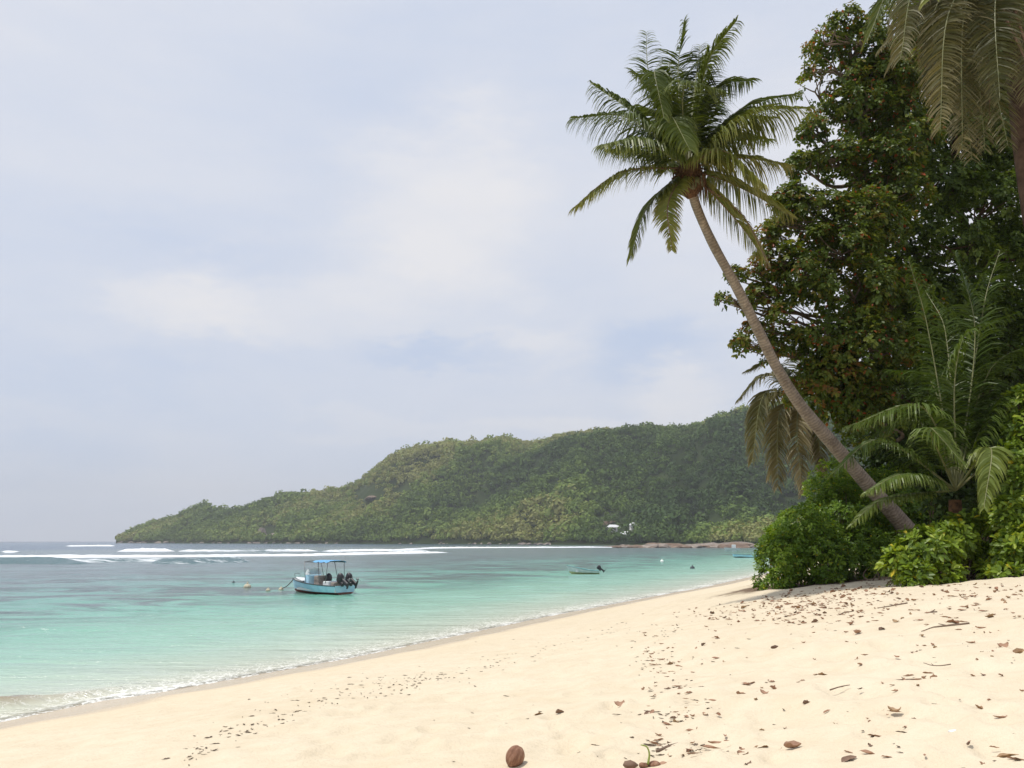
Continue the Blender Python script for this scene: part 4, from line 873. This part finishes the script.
# sprouting coconut
g = ground(648, 766); g[2] = gz(g[0], g[1]); e = empty('sprouting_coconut', g, 0, 'broken husk sprouting one curved green shoot at the bottom edge', 'coconut')
M['husk'] = nt.m; M['shoot'] = paint('green_shoot', (.30, .36, .08), (.2, .26, .05), .45)
for k, (dx, s0, mt) in enumerate([(-.13, .038, 'dry2'), (-.03, .026, 'husk'), (.05, .034, 'husk'), (.12, .028, 'dry1')]):
    V, F_ = ico(3); V = V * (.7 + .6 * fbm(V[:,0]*2+k, V[:,1]*2, V[:,2]*2, 3))[:, None] * np.array([s0*1.4, s0, s0*.75]); mk('husk', V + np.array([dx, .01 * k, s0*.45]), F_, M[mt], e, smooth=True, local=True)
P = spline([(.0, 0, .02), (.012, 0, .09), (-.005, 0, .14), (-.05, 0, .155)], 16); V, F_ = tube(P, np.linspace(.009, .004, 16), 8); mk('shoot', V, F_, M['shoot'], e, smooth=True, local=True)
# shell
M['shell'] = paint('white_shell', (.85, .84, .80), (.72, .70, .66), .4)
g = ground(954, 734); V, F_ = ico(3); V = V[:, :] * np.array([.036, .024, .014]) * (1 + .12 * np.cos(np.arctan2(V[:, 1], V[:, 0]) * 11))[:, None]; o = mk('seashell', V, F_, M['shell'], smooth=True); o.location = (g[0], g[1], gz(g[0], g[1]) + .008); tag(o, 'flat white ribbed shell lying on the lower right sand', 'shell')

# ------------------------------------------------------------------ boats
M['bluehull'] = paint('sky_blue_hull', (.50, .76, .90), (.38, .62, .78), .35, 1.5); M['antifoul'] = paint('red_brown_antifouling', (.22, .06, .04), (.13, .04, .03), .7)
M['whiteboat'] = paint('white_gelcoat', (.76, .78, .77), (.62, .65, .65), .35, 2); M['rail'] = paint('dark_rubber_rail', (.05, .06, .07), (.03, .04, .05), .6); M['canvas'] = paint('blue_canvas', (.16, .42, .68), (.12, .33, .58), .7, 3)
M['metal'] = paint('galvanised_pole', (.22, .22, .22), (.14, .14, .14), .4, 8, .1, .5, .6); M['engine'] = paint('dark_engine_cowl', (.035, .03, .035), (.02, .018, .02), .3); M['tan'] = paint('weathered_box', (.34, .29, .25), (.22, .18, .16), .8); M['yellow'] = paint('yellow_green_hull', (.58, .57, .30), (.42, .42, .20), .5)
M['glass'] = paint('smoked_screen', (.10, .16, .20), (.07, .11, .14), .1); M['green'] = paint('sea_green_paint', (.16, .34, .34), (.12, .28, .28), .4); M['rope'] = paint('mooring_rope', (.14, .12, .10), (.08, .07, .06), .9); M['buoy'] = paint('faded_buoy', (.55, .50, .36), (.38, .34, .24), .6)
def hull_parts(e, L, B, fs, fb, side, bottom, inner, railm, wl=.12, stripe=None):
    n = 22; U = np.linspace(0, 1, n); hb = B / 2 * (1 - np.clip((U - .35) / .65, 0, 1) ** 2.4) * (.93 + .07 * np.clip(U / .3, 0, 1)); hb[-1] = .02
    gw = fs + (fb - fs) * U ** 1.8; x_ = U * L; xr = x_ + .0; ch = hb * (.86 - .28 * U ** 2); chz = wl + .14 * U ** 3
    kz = -.25 + .40 * np.clip((U - .75) / .25, 0, 1) ** 2; rake = lambda z: .22 * np.clip((z - kz) / 1.2, 0, 1)
    def pt(i, y, z, s): return (x_[i] + U[i] ** 3 * .35 * (z + .25), y * s, z)
    mbs = MB(); mbb = MB()
    for s in (-1, 1):
        V = [];
        for i in range(n): V += [pt(i, ch[i], chz[i], s), pt(i, (ch[i]*.45 + hb[i]*.55) + .03, (chz[i] + gw[i]) / 2, s), pt(i, hb[i], gw[i], s)]
        mbs.add(V, [(i*3+k, (i+1)*3+k, (i+1)*3+k+1, i*3+k+1) for i in range(n-1) for k in range(2)])
        V = []
        for i in range(n): V += [pt(i, .001, kz[i], s), pt(i, ch[i], chz[i], s)]
        mbb.add(V, [(i*2, (i+1)*2, (i+1)*2+1, i*2+1) for i in range(n-1)])
    mbs.add([pt(0, ch[0], chz[0], 1), pt(0, ch[0], chz[0], -1), pt(0, hb[0], gw[0], -1), pt(0, hb[0], gw[0], 1)], [(0, 1, 2, 3)])
    mbb.add([pt(0, ch[0], chz[0], 1), pt(0, ch[0], chz[0], -1), pt(0, 0, kz[0], 1)], [(0, 1, 2)])
    mbs.build('hull', side, e, smooth=False, local=True); mbb.build('hull_bottom', bottom, e, local=True)
    mi = MB(); V = []
    for i in range(n):
        y = max(hb[i] - .09, .01); V += [pt(i, hb[i]-.004, gw[i]+.004, 1), pt(i, y, gw[i]+.004, 1), pt(i, y*.92, wl+.08, 1), pt(i, -y*.92, wl+.08, 1), pt(i, -y, gw[i]+.004, 1), pt(i, -hb[i]+.004, gw[i]+.004, 1)]
    mi.add(V, [(i*6+k, (i+1)*6+k, (i+1)*6+k+1, i*6+k+1) for i in range(n-1) for k in range(5)]); mi.box(.01, .08, -hb[0]+.05, hb[0]-.05, wl, fs - .08); mi.build('inner_shell', inner, e, local=True)
    mr = MB()
    for s in (-1, 1): mr.tube([pt(i, hb[i]+.02, gw[i]-.01, s) for i in range(n)], .035, 6)
    mr.build('rub_rail', railm, e, smooth=True, local=True); return hb, gw
def outboard(e, x0, y0, z0, sc=1.0, tilt=.9):
    r = bpy.data.objects.new('outboard_motor', None); 
    def rot(V):
        V = np.asarray(V) * sc; c_, s__ = math.cos(tilt), math.sin(tilt); return np.stack([V[:, 0]*c_ - V[:, 2]*s__ + x0, V[:, 1] + y0, V[:, 0]*s__ + V[:, 2]*c_ + z0], 1)
    # cowling as the part, its leg and propeller under it   (local -x is aft)
    V, F_ = ico(3); V = np.sign(V) * np.abs(V) ** .75 * np.array([.30, .17, .26]); V[:, 2] += .30; V[:, 0] -= .28
    c_ = mk('outboard_motor', rot(V), F_, M['engine'], e, smooth=True, local=True)
    m2 = MB().box(-.42, -.20, -.07, .07, -.55, .12, .03).box(-.58, -.10, -.05, .05, -.62, -.52, .02).box(-.22, 0, -.1, .1, -.15, .1, .03); m2.V = [rot(v) for v in m2.V]; m2.build('motor_leg', M['engine'], c_, local=True)
    m3 = MB(); m3.tube([(-.60, 0, -.57), (-.70, 0, -.57)], .04, 8)
    for k in range(3):
        a = k * 2.094; m3.add([(-.66, .03*math.cos(a), -.57+.03*math.sin(a)), (-.62, .17*math.cos(a-.35), -.57+.17*math.sin(a-.35)), (-.66, .19*math.cos(a), -.57+.19*math.sin(a)), (-.70, .17*math.cos(a+.35), -.57+.17*math.sin(a+.35))], [(0, 1, 2, 3)])
    m3.V = [rot(v) for v in m3.V]; m3.build('propeller', M['metal'], c_, local=True)
bow = sea(297, 587.2); st_ = sea(345, 594.2); dv = bow - st_; rz = math.atan2(dv[1], dv[0]); rz = math.radians(146)
e = empty('motor_boat', (st_[0], st_[1], 0), rz, 'sky blue motorboat with blue canopy and twin raised outboards, moored in the bay', 'boat')
e.scale = (.73, .88, .96); L = 5.9; hb, gw = hull_parts(e, L, 2.15, .54, .88, M['bluehull'], M['antifoul'], M['whiteboat'], M['rail'])
# fore deck and cuddy
MB().add([(4.05, -.92, .80), (4.05, .92, .80), (5.3, .42, .93), (5.95, 0, .99), (5.3, -.42, .93)], [(0, 4, 3, 2, 1)]).build('fore_deck', M['whiteboat'], e, local=True)
MB().box(3.55, 4.1, -.62, .62, .2, 1.16, .04).build('cabin', M['bluehull'], e, local=True)
MB().add([(4.12, -.6, 1.17), (4.12, .6, 1.17), (3.86, .54, 1.55), (3.86, -.54, 1.55)], [(0, 1, 2, 3)]).add([(4.12, .6, 1.17), (3.5, .64, 1.17), (3.6, .58, 1.45), (3.86, .54, 1.55)], [(0, 1, 2, 3)]).add([(4.12, -.6, 1.17), (3.5, -.64, 1.17), (3.6, -.58, 1.45), (3.86, -.54, 1.55)], [(0, 1, 2, 3)]).build('windscreen', M['whiteboat'], e, local=True)
MB().box(2.55, 3.2, -.45, .45, .2, 1.12, .05).build('console', M['tan'], e, local=True)
V, F_ = ico(2); mk('helm_seat', V * np.array([.22, .3, .34]) + np.array([2.25, -.25, .95]), F_, M['engine'], e, smooth=True, local=True)
MB().box(.95, 1.75, -.75, .75, .2, .80, .04).build('bench', M['whiteboat'], e, local=True); MB().box(.35, .75, -.8, .8, .2, .74, .04).build('bench', M['tan'], e, local=True)
for (xb, xt, s) in ((3.55, 3.95, 1), (3.55, 3.95, -1), (1.9, 2.3, 1), (1.9, 2.3, -1), (1.2, 1.15, 1), (1.2, 1.15, -1)):
    V, F_ = tube([(xb, .93 * s, .68), (xt, .80 * s, 2.0)], .026, 6); mk('canopy_post', V, F_, M['metal'], e, smooth=True, local=True)
mbt = MB()
for s in (-1, 1): mbt.tube([(3.95, .8*s, 2.0), (1.1, .8*s, 1.98)], .024, 6)
for xx in (3.95, 2.3, 1.15): mbt.tube([(xx, -.8, 2.0), (xx, 0, 2.06), (xx, .8, 2.0)], .024, 6)
mbt.build('canopy_frame', M['metal'], e, smooth=True, local=True)
V = []; nx_, ny_ = 10, 9
for lay in (0, 1):
    for i in range(nx_):
        for j in range(ny_):
            x1 = 1.0 + 2.0 * i / (nx_-1); y1 = (j / (ny_-1) - .5) * 1.84; z1 = 2.04 + .05 * (1 - (y1 / .92) ** 2) - .03 * math.sin(i * 2.2) - (.05 if j in (0, ny_-1) else 0) - lay * .02; V.append((x1, y1, z1))
F_ = []
for lay in (0, 1): F_ += [(lay*nx_*ny_ + i*ny_+j, lay*nx_*ny_ + (i+1)*ny_+j, lay*nx_*ny_ + (i+1)*ny_+j+1, lay*nx_*ny_ + i*ny_+j+1) for i in range(nx_-1) for j in range(ny_-1)]
mk('canopy', V, F_, M['canvas'], e, local=True)
outboard(e, -.05, .42, .55, 1.15, -1.1); outboard(e, -.05, -.42, .55, 1.15, -1.1)
for k, zz in enumerate((0, )):
    V, F_ = tube([(5.75, -.25, 1.0), (5.8, -.25, 1.22), (5.8, .25, 1.22), (5.75, .25, 1.0)], .02, 6); mk('bow_rail', V, F_, M['metal'], e, local=True)
# mooring rope and floats
def buoy(px, py, r, mat, label, neck=True):
    p = sea(px, py); b_ = MB(); V, F_ = ico(3); b_.add(V * np.array([r, r, r*.95]), F_); b_.tube([(0, 0, r*.8), (0, 0, r*1.25)], [r*.28, r*.2], 8)
    b_.tube([(r*.16*math.cos(a), 0, r*1.3 + r*.16*math.sin(a)) for a in np.linspace(0, 2*PI, 10)], r*.05, 5); o = b_.build('buoy', mat, None, smooth=True); o.location = (p[0], p[1], r*.25); tag(o, label, 'buoy'); return p
buoy(247.3, 588.3, .26, M['buoy'], 'largest yellowish float, second from left of the blue motorboat'); buoy(268, 591.2, .15, M['buoy'], 'small pale float in the middle of the mooring line'); pb = buoy(281, 590.5, .17, M['buoy'], 'pale float at the end of the motorboat bow rope')
buoy(233.5, 583.5, .14, M['rail'], 'tiny dark float farthest left of the motorboat'); buoy(662, 562, .28, M['shell'], 'white float on open water beyond the pale skiff'); buoy(692.5, 569, .28, M['rail'], 'dark buoy with pale top, nearest the right-hand shore')
cb = np.array([math.cos(rz), math.sin(rz)]); bw = np.array([st_[0] + cb[0]*4.5, st_[1] + cb[1]*4.5, .85]); P = spline([bw, (bw + [pb[0], pb[1], .1]) / 2 - [0, 0, .12], np.array([pb[0], pb[1], .1])], 12); V, F_ = tube(P - bw, .03, 5); o = mk('mooring_rope', V, F_, M['rope'], smooth=True); o.location = tuple(bw); tag(o, 'slack mooring rope running from the blue boat bow to a float', 'rope')
# skiff
p = sea(600.5, 574.2); e = empty('skiff', (p[0] - .1, p[1], 0), math.radians(172), 'small pale skiff with yellow-green bottom and one dark outboard', 'boat')
hull_parts(e, 2.8, 1.25, .34, .86, M['whiteboat'], M['yellow'], M['green'], M['green'], .14); MB().box(1.0, 1.3, -.5, .5, .2, .42).build('thwart', M['whiteboat'], e, local=True); MB().box(2.0, 2.3, -.45, .45, .2, .46).build('thwart', M['whiteboat'], e, local=True)
outboard(e, .0, 0, .36, .72, -.9)
p = sea(733.5, 557.8); e = empty('rowing_boat', (p[0] + 5.6, p[1], 0), math.radians(176), 'long blue open boat half hidden behind the big bush', 'boat')
hull_parts(e, 5.4, 1.6, .55, .75, M['bluehull'], M['rail'], M['rail'], M['rail'], .1); MB().box(1.6, 2.0, -.6, .6, .15, .5).build('thwart', M['whiteboat'], e, local=True); MB().box(3.2, 3.6, -.55, .55, .15, .52).build('thwart', M['whiteboat'], e, local=True)
p = sea(740, 550.2); e = empty('far_boat', (p[0], p[1], 0), math.radians(170), 'tiny white boat beside the end of the rocky spit', 'boat')
hull_parts(e, 5.0, 1.9, .7, 1.0, M['whiteboat'], M['whiteboat'], M['whiteboat'], M['rail'], .1); MB().box(1.4, 2.8, -.55, .55, .2, 1.9, .08).build('cabin', M['whiteboat'], e, local=True)

# ------------------------------------------------------------------ air
nt = bpy.data.materials.new('haze_air'); nt.use_nodes = True; t = nt.node_tree; t.nodes.clear(); o_ = t.nodes.new('ShaderNodeOutputMaterial'); v = t.nodes.new('ShaderNodeVolumePrincipled')
v.inputs['Density'].default_value = .00017; v.inputs['Color'].default_value = (.92, .95, 1, 1); v.inputs['Anisotropy'].default_value = .2; t.links.new(v.outputs[0], o_.inputs['Volume'])
hz = MB().box(-6900, 6900, -6900, 6900, -13.5, 330).build('haze', nt); tag(hz, 'pale sea haze over the bay', 'haze', kind='stuff')

# ------------------------------------------------------------------ light
EL = math.radians(70); SAZ = math.radians(258)       # azimuth clockwise from +Y : the sun stands left, a little behind
sd = Vector((math.sin(SAZ) * math.cos(EL), math.cos(SAZ) * math.cos(EL), math.sin(EL)))
l = bpy.data.lights.new('sun', 'SUN'); l.energy = 3.6; l.angle = math.radians(.9); l.color = (1, .955, .88); so = bpy.data.objects.new('sun', l); col.objects.link(so); so.rotation_euler = sd.to_track_quat('Z', 'Y').to_euler(); so.location = (0, 0, 60)
w = bpy.data.worlds.new('World'); scene.world = w; w.use_nodes = True; t = w.node_tree; t.nodes.clear()
class WN(NT):
    def __init__(s, t): s.t = t
wn = WN(t); ow = t.nodes.new('ShaderNodeOutputWorld'); bg = t.nodes.new('ShaderNodeBackground'); sky = t.nodes.new('ShaderNodeTexSky'); sky.sky_type = 'NISHITA'; sky.sun_disc = False; sky.sun_elevation = EL; sky.sun_rotation = SAZ; sky.dust_density = 2.0; sky.air_density = 1.0
g = co(wn, 'Generated'); 
def blob(px, py, rx, ry, amt):
    d = ray(px, py); d = d / np.linalg.norm(d); r = math.hypot(d[0], d[1]); h_ = np.array([d[1], -d[0], 0]) / r; up = np.cross(h_, d)
    dot = lambda vec, off: wn.n('ShaderNodeVectorMath', {0: None} if False else None, operation='DOT_PRODUCT')
    a = t.nodes.new('ShaderNodeVectorMath'); a.operation = 'DOT_PRODUCT'; t.links.new(gd, a.inputs[0]); a.inputs[1].default_value = tuple(h_ / (rx / FPX))
    b2 = t.nodes.new('ShaderNodeVectorMath'); b2.operation = 'DOT_PRODUCT'; t.links.new(gd, b2.inputs[0]); b2.inputs[1].default_value = tuple(up / (ry / FPX))
    f = t.nodes.new('ShaderNodeVectorMath'); f.operation = 'DOT_PRODUCT'; t.links.new(gd, f.inputs[0]); f.inputs[1].default_value = tuple(d)
    q = wn.math('ADD', wn.math('POWER', a.outputs['Value'], 2.0), wn.math('POWER', b2.outputs['Value'], 2.0)); front = wn.math('GREATER_THAN', f.outputs['Value'], 0.0)
    e_ = wn.math('EXPONENT', wn.math('MULTIPLY', wn.math('POWER', q, 1.6), -1.0)); return wn.math('MULTIPLY', wn.math('MULTIPLY', e_, front), amt)
nzc = noise(wn, 7.5, 7, .62, mapping(wn, g, (1, 1, 2.4))); sub = t.nodes.new('ShaderNodeVectorMath'); sub.operation = 'SUBTRACT'; t.links.new(nzc.outputs['Color'], sub.inputs[0]); sub.inputs[1].default_value = (.5, .5, .5)
scl = t.nodes.new('ShaderNodeVectorMath'); scl.operation = 'SCALE'; scl.inputs['Scale'].default_value = .16; t.links.new(sub.outputs[0], scl.inputs[0]); ad = t.nodes.new('ShaderNodeVectorMath'); ad.operation = 'ADD'; t.links.new(g, ad.inputs[0]); t.links.new(scl.outputs[0], ad.inputs[1]); gd = ad.outputs[0]
tot = None
for bl in [(450, 190, 95, 75, .75), (190, 305, 75, 34, .5), (300, 315, 120, 34, .3), (530, 340, 75, 26, .5), (420, 270, 120, 45, .35), (690, 395, 55, 26, .5), (580, 430, 120, 18, .35), (70, 60, 260, 160, .25), (880, 200, 300, 180, .5), (380, 420, 90, 14, .22), (60, 480, 120, 14, .15)]:
    b_ = blob(*bl); tot = b_ if tot is None else wn.math('ADD', tot, b_)
for bl in [(440, 350, 90, 18, -.5), (640, 345, 80, 30, -.5), (210, 235, 160, 22, -.12), (60, 375, 120, 22, -.18), (50, 470, 90, 40, -.35)]:
    tot = wn.math('ADD', tot, blob(*bl))
sz = t.nodes.new('ShaderNodeSeparateXYZ'); t.links.new(g, sz.inputs[0])
veil = noise(wn, 3.0, 6, .58, mapping(wn, g, (1, 1, 3.5))); fac = wn.math('ADD', wn.math('ADD', wn.math('MULTIPLY', wn.math('SUBTRACT', veil, .5), .8), .40), wn.math('MULTIPLY', tot, .75), clamp=True)
base = wn.mix(.85, sky, (5.9, 6.9, 8.9)); cld = wn.mix(fac, base, (8.3, 8.3, 8.6))
t.links.new(out(cld), bg.inputs['Color']); bg.inputs['Strength'].default_value = .10; t.links.new(bg.outputs[0], ow.inputs['Surface'])

# ------------------------------------------------------------------ camera and view
cd_ = bpy.data.cameras.new('camera'); cd_.sensor_width = 36; cd_.lens = FPX / 1024 * 36; cd_.clip_start = .1; cd_.clip_end = 20000
cam = bpy.data.objects.new('camera', cd_); col.objects.link(cam); cam.location = tuple(CAM); cam.rotation_euler = (PI/2 + PITCH, 0, 0); scene.camera = cam
scene.view_settings.view_transform = 'Standard'; scene.view_settings.look = 'None'; scene.view_settings.exposure = 0.0; scene.view_settings.gamma = 1
try: scene.cycles.use_denoising = True
except Exception: pass
scene.cycles.max_bounces = 8; scene.cycles.transparent_max_bounces = 8; scene.cycles.volume_bounces = 0
for o in list(bpy.data.objects):
    if '_o' in o.keys(): del o['_o']
